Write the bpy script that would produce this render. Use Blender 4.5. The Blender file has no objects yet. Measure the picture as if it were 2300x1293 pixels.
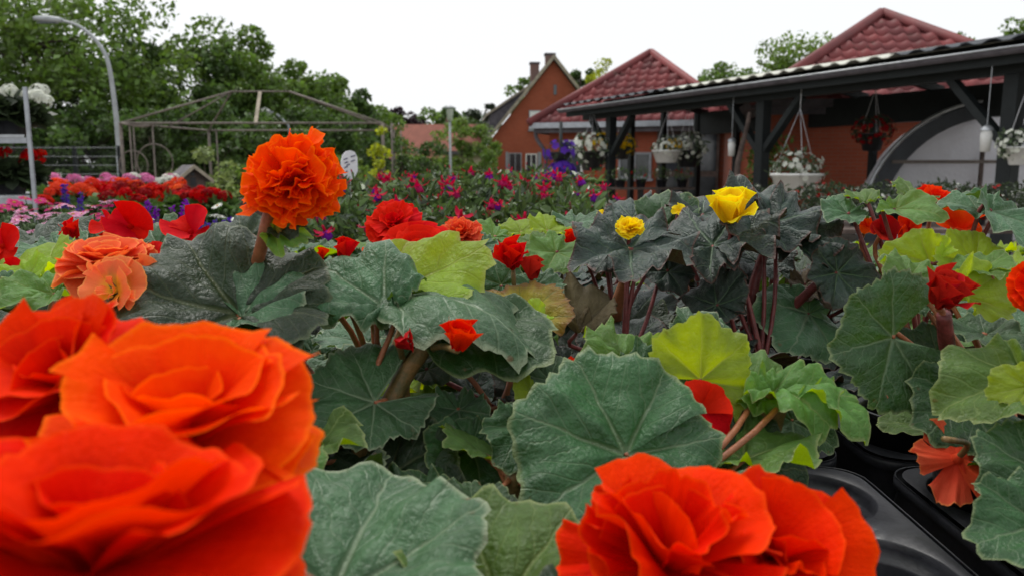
import bpy, math, random
import numpy as np
from mathutils import Vector, Matrix, Quaternion

SC = bpy.context.scene
COL = SC.collection
R = math.radians
V = Vector

# ------------------------------------------------------------------ camera
EYE = V((0.0, 0.0, 1.15))
PITCH = R(8.55)
FPX = 1770.0                       # focal length in pixels of a 2300 px wide frame
cam_data = bpy.data.cameras.new('camera')
cam = bpy.data.objects.new('camera', cam_data)
COL.objects.link(cam)
cam.location = EYE
cam.rotation_euler = (R(90) - PITCH, 0, 0)
cam_data.sensor_width = 36.0
cam_data.lens = 36.0 * FPX / 2300.0
cam_data.clip_start = 0.02
cam_data.clip_end = 3000
cam_data.dof.use_dof = True
cam_data.dof.focus_distance = 0.82
cam_data.dof.aperture_fstop = 10.5
SC.camera = cam

# ------------------------------------------------------------------ sky and sun (bright overcast)
SUN_EL, SUN_AZ = R(62), R(-30)     # azimuth from +Y towards +X
world = bpy.data.worlds.new('World')
SC.world = world
world.use_nodes = True
wn = world.node_tree
wn.nodes.clear()
w_out = wn.nodes.new('ShaderNodeOutputWorld')
w_mix = wn.nodes.new('ShaderNodeMixShader')
w_sky = wn.nodes.new('ShaderNodeTexSky')
w_sky.sky_type = 'NISHITA'
w_sky.sun_disc = False
w_sky.sun_elevation = SUN_EL
w_sky.sun_rotation = SUN_AZ
w_sky.dust_density = 4.0
w_b1 = wn.nodes.new('ShaderNodeBackground'); w_b1.inputs['Strength'].default_value = 0.10
w_b2 = wn.nodes.new('ShaderNodeBackground')
w_b2.inputs['Color'].default_value = (0.97, 0.985, 1.0, 1)
w_b2.inputs['Strength'].default_value = 0.77
w_mix.inputs['Fac'].default_value = 0.9
wn.links.new(w_sky.outputs[0], w_b1.inputs['Color'])
wn.links.new(w_b1.outputs[0], w_mix.inputs[1])
wn.links.new(w_b2.outputs[0], w_mix.inputs[2])
wn.links.new(w_mix.outputs[0], w_out.inputs['Surface'])

sun_data = bpy.data.lights.new('sun', 'SUN')
sun_data.energy = 1.5
sun_data.angle = R(25)
sun_data.color = (1.0, 0.97, 0.92)
sun = bpy.data.objects.new('sun', sun_data)
COL.objects.link(sun)
sdir = V((math.sin(SUN_AZ) * math.cos(SUN_EL), math.cos(SUN_AZ) * math.cos(SUN_EL), math.sin(SUN_EL)))
sun.rotation_euler = sdir.to_track_quat('Z', 'Y').to_euler()

SC.view_settings.view_transform = 'Standard'
SC.view_settings.look = 'None'
SC.view_settings.exposure = 0.48
SC.view_settings.gamma = 1.0
SC.view_settings.use_curve_mapping = False
SC.cycles.max_bounces = 8
SC.cycles.transparent_max_bounces = 8

# ------------------------------------------------------------------ placing
def ray(x, y):
    u = (x - 1150.0) / FPX
    v = (646.5 - y) / FPX
    return V((u, math.cos(PITCH) + v * math.sin(PITCH), -math.sin(PITCH) + v * math.cos(PITCH)))

def P(x, y, d):
    """Point of the place at forward distance d (metres along +Y) on the sight line x, y."""
    r = ray(x, y)
    return EYE + r * (d / r.y)

def PZ(x, y, z):
    r = ray(x, y)
    return EYE + r * ((z - EYE.z) / r.z)

# ------------------------------------------------------------------ objects
WM = {}
def put(o, mat4, parent=None):
    COL.objects.link(o)
    if parent is not None:
        o.parent = parent
        o.matrix_parent_inverse = WM[parent.name].inverted()
    o.matrix_basis = mat4
    WM[o.name] = mat4.copy()
    return o

def tag(o, label=None, cat=None, group=None, kind=None):
    if label: o['label'] = label
    if cat: o['category'] = cat
    if group: o['group'] = group
    if kind: o['kind'] = kind
    return o

I4 = Matrix.Identity(4)
def thing(name, loc, label, cat, group=None, rz=0.0):
    o = bpy.data.objects.new(name, None)
    o.empty_display_size = 0.05
    m = Matrix.Translation(V(loc)) @ Matrix.Rotation(rz, 4, 'Z')
    put(o, m)
    return tag(o, label, cat, group)

def mesh(name, verts, faces, mat=None, smooth=True, uv=None):
    me = bpy.data.meshes.new(name)
    me.from_pydata([tuple(v) for v in verts], [], faces)
    if mat: me.materials.append(mat)
    if smooth: me.polygons.foreach_set('use_smooth', [True] * len(me.polygons))
    if uv is not None:
        lay = me.uv_layers.new(name='UVMap')
        idx = np.empty(len(me.loops), dtype=np.int32)
        me.loops.foreach_get('vertex_index', idx)
        lay.data.foreach_set('uv', np.asarray(uv, dtype=np.float32)[idx].ravel())
    me.update()
    return me

def npmesh(name, verts, nper, mat=None, smooth=False, uv=None):
    """verts: (n*nper,3) array, every nper consecutive vertices form one polygon."""
    verts = np.asarray(verts, dtype=np.float32).reshape(-1, 3)
    n = len(verts) // nper
    me = bpy.data.meshes.new(name)
    me.vertices.add(n * nper)
    me.vertices.foreach_set('co', verts.ravel())
    me.loops.add(n * nper)
    me.loops.foreach_set('vertex_index', np.arange(n * nper, dtype=np.int32))
    me.polygons.add(n)
    me.polygons.foreach_set('loop_start', np.arange(0, n * nper, nper, dtype=np.int32))
    me.update(calc_edges=True)
    if mat: me.materials.append(mat)
    if smooth: me.polygons.foreach_set('use_smooth', [True] * n)
    return me

def obj(name, me, parent=None, m=None, mat=None):
    o = bpy.data.objects.new(name, me)
    put(o, m if m is not None else I4, parent)
    return o

class MB:
    """Collects simple shapes into one mesh."""
    def __init__(s): s.v = []; s.f = []
    def add(s, vs, fs):
        b = len(s.v); s.v += [V(a) for a in vs]; s.f += [tuple(i + b for i in f) for f in fs]
        return s
    def box(s, c, size, rot=None):
        hx, hy, hz = size[0] / 2, size[1] / 2, size[2] / 2
        vs = [V((x, y, z)) for x in (-hx, hx) for y in (-hy, hy) for z in (-hz, hz)]
        if rot is not None: vs = [rot @ a for a in vs]
        vs = [a + V(c) for a in vs]
        return s.add(vs, [(0, 1, 3, 2), (4, 6, 7, 5), (0, 4, 5, 1), (2, 3, 7, 6), (0, 2, 6, 4), (1, 5, 7, 3)])
    def bar(s, a, b, w, h=None, up=(0, 0, 1)):
        a, b = V(a), V(b); h = h or w
        d = (b - a); L = d.length; d.normalize()
        x = d.cross(V(up))
        if x.length < 1e-4: x = d.cross(V((1, 0, 0)))
        x.normalize(); z = x.cross(d)
        rot = Matrix((x, d, z)).transposed()
        return s.box((a + b) / 2, (w, L, h), rot)
    def tube(s, pts, rad, n=8, caps=True):
        pts = [V(p) for p in pts]
        rads = rad if isinstance(rad, (list, tuple)) else [rad] * len(pts)
        rings = []
        prev = None
        for i, p in enumerate(pts):
            t = (pts[min(i + 1, len(pts) - 1)] - pts[max(i - 1, 0)])
            t.normalize()
            if prev is None:
                x = t.orthogonal().normalized()
            else:
                x = prev - t * prev.dot(t)
                if x.length < 1e-6: x = t.orthogonal()
                x.normalize()
            prev = x
            y = t.cross(x)
            rings.append([p + (x * math.cos(2 * math.pi * k / n) + y * math.sin(2 * math.pi * k / n)) * rads[i] for k in range(n)])
        vs = [q for r_ in rings for q in r_]
        fs = []
        for i in range(len(pts) - 1):
            for k in range(n):
                fs.append((i * n + k, i * n + (k + 1) % n, (i + 1) * n + (k + 1) % n, (i + 1) * n + k))
        if caps:
            fs.append(tuple(range(n - 1, -1, -1)))
            fs.append(tuple((len(pts) - 1) * n + k for k in range(n)))
        return s.add(vs, fs)
    def lathe(s, prof, c=(0, 0, 0), n=24):
        vs = []; fs = []
        for (r_, z) in prof:
            for k in range(n):
                a = 2 * math.pi * k / n
                vs.append(V((c[0] + r_ * math.cos(a), c[1] + r_ * math.sin(a), c[2] + z)))
        for i in range(len(prof) - 1):
            for k in range(n):
                fs.append((i * n + k, i * n + (k + 1) % n, (i + 1) * n + (k + 1) % n, (i + 1) * n + k))
        return s.add(vs, fs)
    def prism(s, poly, off):
        """polygon (list of 3D points) extruded by vector off"""
        n = len(poly); off = V(off)
        vs = [V(p) for p in poly] + [V(p) + off for p in poly]
        fs = [tuple(range(n - 1, -1, -1)), tuple(range(n, 2 * n))]
        fs += [(i, (i + 1) % n, n + (i + 1) % n, n + i) for i in range(n)]
        return s.add(vs, fs)
    def mesh(s, name, mat=None, smooth=False, uv=None):
        return mesh(name, s.v, s.f, mat, smooth, uv)
    def build(s, name, mat, parent=None, smooth=False, bevel=0.0):
        o = obj(name, s.mesh(name, mat, smooth), parent)
        if bevel:
            md = o.modifiers.new('bevel', 'BEVEL'); md.width = bevel; md.segments = 2; md.limit_method = 'ANGLE'
        return o

def curve_pts(ctrl, n=14):
    """Catmull-Rom through the control points"""
    c = [V(p) for p in ctrl]
    c = [c[0] * 2 - c[1]] + c + [c[-1] * 2 - c[-2]]
    out = []
    segs = len(c) - 3
    for i in range(segs):
        k = max(2, n // segs)
        for j in range(k + (1 if i == segs - 1 else 0)):
            t = j / k
            p0, p1, p2, p3 = c[i:i + 4]
            out.append(0.5 * ((2 * p1) + (p2 - p0) * t + (2 * p0 - 5 * p1 + 4 * p2 - p3) * t * t + (3 * p1 - p0 - 3 * p2 + p3) * t ** 3))
    return out

# ------------------------------------------------------------------ materials
class NT:
    def __init__(s, name):
        s.m = bpy.data.materials.new(name); s.m.use_nodes = True
        s.t = s.m.node_tree; s.t.nodes.clear()
        s.out = s.t.nodes.new('ShaderNodeOutputMaterial')
    def n(s, kind, **kw):
        nd = s.t.nodes.new('ShaderNode' + kind)
        for k, v in kw.items():
            if k.startswith('_'): setattr(nd, k[1:], v)
        return nd
    def l(s, a, b):
        s.t.links.new(a, b); return s
    def math(s, op, a, b=None, c=None, clamp=False):
        nd = s.t.nodes.new('ShaderNodeMath'); nd.operation = op; nd.use_clamp = clamp
        for i, x in enumerate((a, b, c)):
            if x is None: continue
            if isinstance(x, (int, float)): nd.inputs[i].default_value = x
            else: s.t.links.new(x, nd.inputs[i])
        return nd.outputs[0]
    def mix(s, fac, a, b, mode='MIX'):
        nd = s.t.nodes.new('ShaderNodeMix'); nd.data_type = 'RGBA'; nd.blend_type = mode
        for sock, x in ((nd.inputs[0], fac), (nd.inputs[6], a), (nd.inputs[7], b)):
            if isinstance(x, (int, float)): sock.default_value = x
            elif isinstance(x, tuple): sock.default_value = (*x[:3], 1)
            else: s.t.links.new(x, sock)
        return nd.outputs[2]
    def noise(s, vec, scale, detail=3, rough=0.6):
        nd = s.t.nodes.new('ShaderNodeTexNoise'); nd.inputs['Scale'].default_value = scale
        nd.inputs['Detail'].default_value = detail; nd.inputs['Roughness'].default_value = rough
        if vec is not None: s.t.links.new(vec, nd.inputs['Vector'])
        return nd.outputs[0]
    def ramp(s, x, lo, hi):
        nd = s.t.nodes.new('ShaderNodeMapRange'); nd.interpolation_type = 'SMOOTHSTEP'
        nd.inputs[1].default_value = lo; nd.inputs[2].default_value = hi
        s.t.links.new(x, nd.inputs[0]); return nd.outputs[0]
    def bump(s, h, strength, dist):
        nd = s.t.nodes.new('ShaderNodeBump'); nd.inputs['Strength'].default_value = strength
        nd.inputs['Distance'].default_value = dist; s.t.links.new(h, nd.inputs['Height']); return nd.outputs[0]
    def principled(s, col, rough=0.5, spec=0.5, metal=0.0, nrm=None):
        nd = s.t.nodes.new('ShaderNodeBsdfPrincipled')
        if isinstance(col, tuple): nd.inputs['Base Color'].default_value = (*col[:3], 1)
        else: s.t.links.new(col, nd.inputs['Base Color'])
        if isinstance(rough, (int, float)): nd.inputs['Roughness'].default_value = rough
        else: s.t.links.new(rough, nd.inputs['Roughness'])
        nd.inputs['Specular IOR Level'].default_value = spec; nd.inputs['Metallic'].default_value = metal
        if nrm is not None: s.t.links.new(nrm, nd.inputs['Normal'])
        return nd.outputs[0]
    def surf(s, sh):
        s.t.links.new(sh, s.out.inputs['Surface']); return s.m
    def obj(s): return s.n('TexCoord').outputs['Object']
    def rnd(s): return s.n('ObjectInfo').outputs['Random']
    def hsv(s, col, h=None, sat=None, val=None):
        nd = s.n('HueSaturation')
        for k, x in (('Hue', h), ('Saturation', sat), ('Value', val)):
            if x is None: continue
            if isinstance(x, (int, float)): nd.inputs[k].default_value = x
            else: s.l(x, nd.inputs[k])
        if isinstance(col, tuple): nd.inputs['Color'].default_value = (*col[:3], 1)
        else: s.l(col, nd.inputs['Color'])
        return nd.outputs[0]

def plain(name, col, rough=0.6, spec=0.4, metal=0.0, var=0.25, scale=8.0, bump=0.3, bd=0.004, col2=None):
    """Base colour broken up by two scales of noise, with a fine relief."""
    t = NT(name)
    o = t.obj()
    a = t.noise(o, scale, 4); b = t.noise(o, scale * 7.3, 3)
    f = t.math('ADD', t.math('MULTIPLY', a, 0.65), t.math('MULTIPLY', b, 0.35))
    dark = tuple(c * (1 - var) for c in col); lite = tuple(min(1, c * (1 + var)) for c in (col2 or col))
    c = t.mix(t.ramp(f, 0.33, 0.67), dark, lite)
    rg = t.math('MULTIPLY_ADD', b, 0.25, rough - 0.12)
    return t.surf(t.principled(c, rg, spec, metal, t.bump(b, bump, bd)))

def leaf_mat(name, top, under, vein, edge, rough=0.42, trans=0.28, spec=0.42, blotch=None, veinamt=0.7):
    """Leaf with palmate veins: UV u runs round the petiole, v from petiole to margin."""
    t = NT(name)
    uvn = t.n('UVMap'); sep = t.n('SeparateXYZ'); t.l(uvn.outputs[0], sep.inputs[0])
    u, v = sep.outputs[0], sep.outputs[1]
    o = t.obj()
    nz = t.noise(o, 3.0, 3)
    uu = t.math('ADD', u, t.math('MULTIPLY', t.math('SUBTRACT', nz, 0.5), 0.03))
    a = t.math('ABSOLUTE', t.math('SUBTRACT', t.math('FRACT', t.math('MULTIPLY', uu, 7.0)), 0.5))
    spat = t.math('MULTIPLY', a, v)
    main = t.math('SUBTRACT', 1.0, t.ramp(t.math('DIVIDE', spat, t.math('MULTIPLY_ADD', v, -0.026, 0.036)), 0.2, 1.0))
    sv = t.math('FRACT', t.math('MULTIPLY', t.math('SUBTRACT', t.math('ADD', v, t.math('MULTIPLY', nz, 0.18)), t.math('MULTIPLY', spat, 1.5)), 5.0))
    side = t.math('SUBTRACT', 1.0, t.ramp(t.math('ABSOLUTE', t.math('SUBTRACT', sv, 0.5)), 0.01, 0.09))
    side = t.math('MULTIPLY', side, t.ramp(v, 0.12, 0.4))
    veins = t.math('MAXIMUM', main, t.math('MULTIPLY', side, 0.45))
    fine = t.noise(o, 38.0, 4, 0.65)
    vor = t.n('TexVoronoi'); vor.feature = 'DISTANCE_TO_EDGE'; vor.inputs['Scale'].default_value = 22.0; t.l(o, vor.inputs['Vector'])
    cell = t.ramp(vor.outputs['Distance'], 0.0, 0.12)
    big = t.noise(o, 2.2, 3)
    rnd = t.rnd()
    c = t.mix(t.ramp(big, 0.3, 0.72), tuple(x * 0.72 for x in top), tuple(x * 1.25 for x in top))
    if blotch: c = t.mix(t.math('MULTIPLY', t.ramp(t.math('ADD', t.math('MULTIPLY', nz, 0.5), t.math('MULTIPLY', v, 0.55)), 0.5, 0.85), 0.85), c, blotch)
    c = t.hsv(c, t.math('MULTIPLY_ADD', rnd, 0.03, 0.485), t.math('MULTIPLY_ADD', fine, 0.25, 0.85), t.math('MULTIPLY_ADD', t.n('ObjectInfo').outputs['Random'], 0.5, 0.75))
    c = t.mix(t.math('MULTIPLY', t.math('SUBTRACT', 1.0, cell), 0.08), c, vein)
    c = t.mix(t.math('MULTIPLY', veins, veinamt), c, vein)
    c = t.mix(t.math('MULTIPLY', t.ramp(v, 0.935, 1.0), 0.8), c, edge)
    # pale dust and water specks, dry brown nicks near the margin
    sp = t.noise(o, 95.0, 1, 0.4)
    c = t.mix(t.math('MULTIPLY', t.ramp(sp, 0.74, 0.78), 0.35), c, (0.42, 0.44, 0.36))
    br = t.math('MULTIPLY', t.ramp(t.noise(o, 5.5, 2), 0.66, 0.74), t.ramp(v, 0.72, 1.0))
    c = t.mix(t.math('MULTIPLY', br, 0.8), c, (0.13, 0.06, 0.02))
    uc = t.mix(t.math('MULTIPLY', veins, 0.5), under, vein)
    uc = t.hsv(uc, None, None, t.math('MULTIPLY_ADD', rnd, 0.4, 0.8))
    geo = t.n('NewGeometry')
    col = t.mix(geo.outputs['Backfacing'], c, uc)
    h = t.math('ADD', t.math('MULTIPLY', veins, -1.0), t.math('ADD', t.math('MULTIPLY', cell, 0.07), t.math('ADD', t.math('MULTIPLY', fine, 0.22), t.math('MULTIPLY', t.noise(o, 7.0, 2), 1.6))))
    nrm = t.bump(h, 0.32, 0.026)
    p = t.principled(col, t.math('MULTIPLY_ADD', fine, 0.3, rough - 0.12), spec, 0.0, nrm)
    tr = t.n('BsdfTranslucent'); t.l(t.mix(1.0, t.hsv(uc, 0.485, 1.15, 1.6), (0.95, 1.0, 0.5), 'MULTIPLY'), tr.inputs['Color'])
    ms = t.n('MixShader'); ms.inputs[0].default_value = trans
    t.l(p, ms.inputs[1]); t.l(tr.outputs[0], ms.inputs[2])
    return t.surf(ms.outputs[0])

def petal_mat(name, base, tip, throat=None, trans=0.35, rough=0.6, spec=0.04):
    t = NT(name)
    uvn = t.n('UVMap'); sep = t.n('SeparateXYZ'); t.l(uvn.outputs[0], sep.inputs[0])
    u, v = sep.outputs[0], sep.outputs[1]
    o = t.obj()
    cmb = t.n('CombineXYZ'); t.l(t.math('MULTIPLY', u, 26.0), cmb.inputs[0]); t.l(t.math('MULTIPLY', v, 2.0), cmb.inputs[1])
    streak = t.noise(cmb.outputs[0], 1.0, 3)
    big = t.noise(o, 2.5, 3)
    rnd = t.rnd()
    c = t.mix(t.ramp(t.math('ADD', t.math('MULTIPLY', v, 0.55), t.math('MULTIPLY', big, 0.6)), 0.35, 0.95), base, tip)
    c = t.mix(t.math('MULTIPLY', t.ramp(streak, 0.45, 0.7), 0.18), c, tuple(min(1, x * 1.25) for x in tip))
    if throat: c = t.mix(t.math('SUBTRACT', 1.0, t.ramp(t.math('ADD', v, t.math('MULTIPLY', streak, 0.25)), 0.3, 0.75)), c, throat)
    c = t.hsv(c, t.math('MULTIPLY_ADD', rnd, 0.006, 0.497), None, t.math('MULTIPLY_ADD', rnd, 0.16, 0.92))
    c = t.mix(t.math('MULTIPLY', t.ramp(v, 0.94, 1.0), 0.75), c, (min(1, tip[0] * 1.08), min(1, tip[1] * 2.2 + 0.012), min(1, tip[2] * 1.5 + 0.002)))
    c = t.mix(t.math('MULTIPLY', t.ramp(t.noise(o, 30.0, 1, 0.4), 0.72, 0.77), 0.3), c, tuple(min(1, x * 1.1 + 0.05) for x in tip))
    nrm = t.bump(t.math('ADD', streak, t.math('MULTIPLY', t.noise(o, 14.0, 3), 0.6)), 0.22, 0.03)
    p = t.principled(c, rough, spec, 0.0, nrm)
    tr = t.n('BsdfTranslucent'); t.l(t.hsv(c, None, 1.05, 1.25), tr.inputs['Color'])
    ms = t.n('MixShader'); ms.inputs[0].default_value = trans
    t.l(p, ms.inputs[1]); t.l(tr.outputs[0], ms.inputs[2])
    return t.surf(ms.outputs[0])

def foliage_mat(name, cols, trans=0.3, rough=0.5, spec=0.35, scale=1.2):
    """Tree and shrub foliage: hue differs per clump and per leaf."""
    t = NT(name)
    g = t.n('NewGeometry')
    o = t.obj()
    a = t.noise(o, scale, 3)
    rpi = g.outputs['Random Per Island']
    c = t.mix(t.ramp(t.math('ADD', t.math('MULTIPLY', a, 0.7), t.math('MULTIPLY', rpi, 0.3)), 0.3, 0.7), cols[0], cols[1])
    c = t.hsv(c, t.math('MULTIPLY_ADD', rpi, 0.03, 0.485), None, t.math('MULTIPLY_ADD', rpi, 0.7, 0.65))
    p = t.principled(c, rough, spec)
    tr = t.n('BsdfTranslucent'); t.l(t.hsv(c, 0.49, 1.1, 1.5), tr.inputs['Color'])
    ms = t.n('MixShader'); ms.inputs[0].default_value = trans
    t.l(p, ms.inputs[1]); t.l(tr.outputs[0], ms.inputs[2])
    return t.surf(ms.outputs[0])

def brick_mat(name, c1, c2, mortar, w=0.24, h=0.071):
    t = NT(name)
    uvn = t.n('UVMap')
    b = t.n('TexBrick')
    b.inputs['Color1'].default_value = (*c1, 1); b.inputs['Color2'].default_value = (*c2, 1); b.inputs['Mortar'].default_value = (*mortar, 1)
    b.inputs['Scale'].default_value = 1.0; b.inputs['Mortar Size'].default_value = 0.006
    b.inputs['Brick Width'].default_value = w; b.inputs['Row Height'].default_value = h
    t.l(uvn.outputs[0], b.inputs['Vector'])
    o = t.obj()
    c = t.mix(t.math('MULTIPLY', t.ramp(t.noise(o, 0.8, 4), 0.35, 0.7), 0.35), b.outputs[0], tuple(x * 0.6 for x in c1))
    return t.surf(t.principled(c, 0.85, 0.2, 0.0, t.bump(t.math('SUBTRACT', 1.0, b.outputs[1]), 0.5, 0.01)))

MAT = {}
MAT['leaf_green'] = leaf_mat('begonia_leaf_green', (0.020, 0.074, 0.017), (0.08, 0.16, 0.02), (0.12, 0.18, 0.09), (0.20, 0.25, 0.11), rough=0.42, trans=0.13)
MAT['leaf_grey'] = leaf_mat('begonia_leaf_grey_green', (0.042, 0.120, 0.045), (0.11, 0.20, 0.04), (0.18, 0.25, 0.15), (0.26, 0.31, 0.19), rough=0.42, trans=0.13)
MAT['leaf_fresh'] = leaf_mat('begonia_leaf_fresh', (0.095, 0.215, 0.038), (0.20, 0.30, 0.025), (0.24, 0.32, 0.10), (0.30, 0.36, 0.14), rough=0.45, trans=0.38)
MAT['leaf_yellow'] = leaf_mat('begonia_leaf_lime', (0.27, 0.42, 0.015), (0.38, 0.48, 0.015), (0.34, 0.40, 0.08), (0.38, 0.42, 0.12), rough=0.45, trans=0.5)
MAT['leaf_bronze'] = leaf_mat('begonia_leaf_bronze', (0.009, 0.030, 0.020), (0.05, 0.035, 0.02), (0.075, 0.13, 0.065), (0.09, 0.03, 0.02), rough=0.45, trans=0.08, spec=0.5, blotch=(0.018, 0.028, 0.022))
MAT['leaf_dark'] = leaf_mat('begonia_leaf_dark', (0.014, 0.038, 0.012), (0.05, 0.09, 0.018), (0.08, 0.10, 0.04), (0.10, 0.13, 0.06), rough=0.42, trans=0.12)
MAT['leaf_amber'] = leaf_mat('begonia_leaf_amber', (0.36, 0.31, 0.015), (0.36, 0.26, 0.015), (0.14, 0.20, 0.03), (0.16, 0.06, 0.02), rough=0.45, trans=0.4, blotch=(0.22, 0.06, 0.010))
MAT['leaf_dry'] = leaf_mat('begonia_leaf_withered', (0.13, 0.10, 0.06), (0.16, 0.13, 0.08), (0.22, 0.18, 0.10), (0.09, 0.05, 0.03), rough=0.7, trans=0.1)
MAT['orange'] = petal_mat('petal_orange', (0.78, 0.024, 0.0), (0.90, 0.080, 0.0), None, 0.35)
MAT['orange_deep'] = petal_mat('petal_orange_red', (0.62, 0.006, 0.0), (0.82, 0.026, 0.0), None, 0.28)
MAT['red'] = petal_mat('petal_red', (0.52, 0.003, 0.002), (0.72, 0.009, 0.006), None, 0.3)
MAT['dark_red'] = petal_mat('petal_dark_red', (0.26, 0.006, 0.006), (0.50, 0.012, 0.012), None, 0.2)
MAT['salmon'] = petal_mat('petal_salmon', (0.78, 0.095, 0.028), (0.86, 0.18, 0.07), None, 0.35)
MAT['salmon_yellow'] = petal_mat('petal_salmon_yellow', (0.88, 0.24, 0.07), (0.90, 0.20, 0.08), (0.85, 0.50, 0.05), 0.4)
MAT['coral'] = petal_mat('petal_coral', (0.72, 0.06, 0.025), (0.82, 0.13, 0.06), None, 0.3)
MAT['yellow'] = petal_mat('petal_yellow', (0.80, 0.50, 0.005), (0.88, 0.66, 0.02), None, 0.35)
MAT['pink_bud'] = petal_mat('petal_pink', (0.62, 0.16, 0.13), (0.70, 0.30, 0.24), None, 0.3)
MAT['white_petal'] = petal_mat('petal_white', (0.72, 0.74, 0.66), (0.82, 0.82, 0.78), None, 0.3)
MAT['pink_petal'] = petal_mat('petal_rose_pink', (0.66, 0.20, 0.40), (0.78, 0.46, 0.62), None, 0.3)
MAT['magenta'] = petal_mat('petal_magenta', (0.45, 0.02, 0.12), (0.62, 0.06, 0.24), None, 0.3)
MAT['purple'] = petal_mat('petal_purple', (0.20, 0.02, 0.36), (0.40, 0.06, 0.52), None, 0.3)
MAT['violet'] = petal_mat('petal_violet_blue', (0.10, 0.035, 0.36), (0.20, 0.09, 0.52), None, 0.3)
MAT['fuchsia_red'] = petal_mat('petal_fuchsia_red', (0.52, 0.012, 0.055), (0.66, 0.035, 0.12), None, 0.3)
MAT['stem_green'] = plain('stem_green_brown', (0.15, 0.14, 0.045), 0.5, 0.4, 0, 0.4, 40, 0.4, 0.002, (0.20, 0.11, 0.04))
MAT['stem_pink'] = plain('stem_pink', (0.30, 0.105, 0.045), 0.45, 0.45, 0, 0.3, 45, 0.4, 0.002)
MAT['stem_red'] = plain('stem_red', (0.16, 0.030, 0.028), 0.45, 0.45, 0, 0.4, 45, 0.4, 0.002)
MAT['stem_thin'] = plain('stem_thin_green', (0.07, 0.12, 0.04), 0.55, 0.3, 0, 0.3, 30, 0.2, 0.002)
MAT['tray'] = plain('black_tray_plastic', (0.030, 0.031, 0.038), 0.42, 0.5, 0, 0.25, 30, 0.25, 0.001)
MAT['pot'] = plain('black_pot_plastic', (0.012, 0.012, 0.015), 0.38, 0.5, 0, 0.25, 30, 0.2, 0.001)
MAT['soil'] = plain('potting_soil', (0.018, 0.012, 0.009), 0.95, 0.1, 0, 0.6, 60, 1.0, 0.01)

# ================================================================== the setting
MAT['ground'] = plain('gravel_ground', (0.20, 0.18, 0.15), 0.95, 0.1, 0, 0.35, 0.9, 0.6, 0.02)
g = MB().add([(-400, -60, 0), (400, -60, 0), (400, 900, 0), (-400, 900, 0)], [(0, 1, 2, 3)]).build('ground', MAT['ground'])
tag(g, 'pale gravel and worn grass ground of the nursery yard', None, None, 'structure')
MAT['grass'] = plain('grass', (0.06, 0.11, 0.03), 0.95, 0.1, 0, 0.4, 0.7, 1.0, 0.05)
g2 = MB().add([(-300, 26, .004), (300, 26, .004), (300, 800, .004), (-300, 800, .004)], [(0, 1, 2, 3)]).build('grass_ground', MAT['grass'])
tag(g2, 'green lawn stretching away behind the nursery yard', None, None, 'structure')

MAT['brick'] = brick_mat('orange_red_brick', (0.36, 0.085, 0.042), (0.31, 0.070, 0.035), (0.25, 0.12, 0.08))
MAT['brick2'] = brick_mat('red_brown_brick', (0.27, 0.070, 0.042), (0.22, 0.055, 0.035), (0.20, 0.13, 0.11))
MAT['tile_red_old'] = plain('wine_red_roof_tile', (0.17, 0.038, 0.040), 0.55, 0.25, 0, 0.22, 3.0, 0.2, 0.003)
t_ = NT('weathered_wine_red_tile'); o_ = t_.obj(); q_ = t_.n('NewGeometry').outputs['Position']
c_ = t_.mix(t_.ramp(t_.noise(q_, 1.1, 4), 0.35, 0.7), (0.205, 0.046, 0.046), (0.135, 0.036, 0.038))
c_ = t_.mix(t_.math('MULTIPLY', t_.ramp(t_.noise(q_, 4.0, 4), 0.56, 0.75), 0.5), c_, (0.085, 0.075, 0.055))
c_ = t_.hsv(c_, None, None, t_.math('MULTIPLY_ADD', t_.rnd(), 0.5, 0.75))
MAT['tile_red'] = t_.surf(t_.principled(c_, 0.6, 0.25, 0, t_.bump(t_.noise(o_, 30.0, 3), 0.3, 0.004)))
MAT['slate'] = plain('grey_slate', (0.10, 0.09, 0.10), 0.7, 0.3, 0, 0.3, 5, 0.6, 0.01)
MAT['bargeboard'] = plain('weathered_bargeboard', (0.30, 0.26, 0.20), 0.8, 0.2, 0, 0.3, 4)
MAT['white_paint'] = plain('white_paint', (0.72, 0.72, 0.70), 0.5, 0.4, 0, 0.1, 5)
MAT['glass'] = plain('window_glass', (0.03, 0.035, 0.04), 0.12, 0.8, 0, 0.2, 1, 0.02)
MAT['frame_grey'] = plain('grey_window_frame', (0.25, 0.26, 0.28), 0.5, 0.4)
MAT['beige'] = plain('beige_panel', (0.46, 0.38, 0.26), 0.7, 0.3, 0, 0.15, 2)
MAT['metal'] = plain('galvanised_steel', (0.42, 0.44, 0.46), 0.42, 0.5, 0.7, 0.25, 6, 0.1)
MAT['zinc'] = plain('zinc_gutter', (0.36, 0.38, 0.41), 0.38, 0.5, 0.75, 0.25, 4, 0.1)
MAT['lamp_grey'] = plain('lamp_post_grey', (0.34, 0.36, 0.37), 0.5, 0.5, 0.2, 0.15, 4)
MAT['canopy_wood'] = plain('dark_green_timber', (0.008, 0.012, 0.013), 0.62, 0.4, 0, 0.3, 6, 0.4, 0.004)
MAT['roof_sheet'] = plain('dark_roof_sheet', (0.040, 0.046, 0.055), 0.5, 0.5, 0.2, 0.3, 4)
MAT['roof_clear'] = plain('yellowed_translucent_sheet', (0.60, 0.60, 0.52), 0.5, 0.4, 0, 0.15, 3)
MAT['wood_old'] = plain('weathered_timber', (0.10, 0.075, 0.065), 0.85, 0.2, 0, 0.45, 6, 0.8, 0.01)
MAT['wood_grey'] = plain('grey_timber', (0.13, 0.12, 0.125), 0.8, 0.2, 0, 0.35, 12, 0.6, 0.005)
MAT['rust_frame'] = plain('brown_painted_steel', (0.15, 0.125, 0.105), 0.65, 0.4, 0.1, 0.3, 8)
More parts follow.
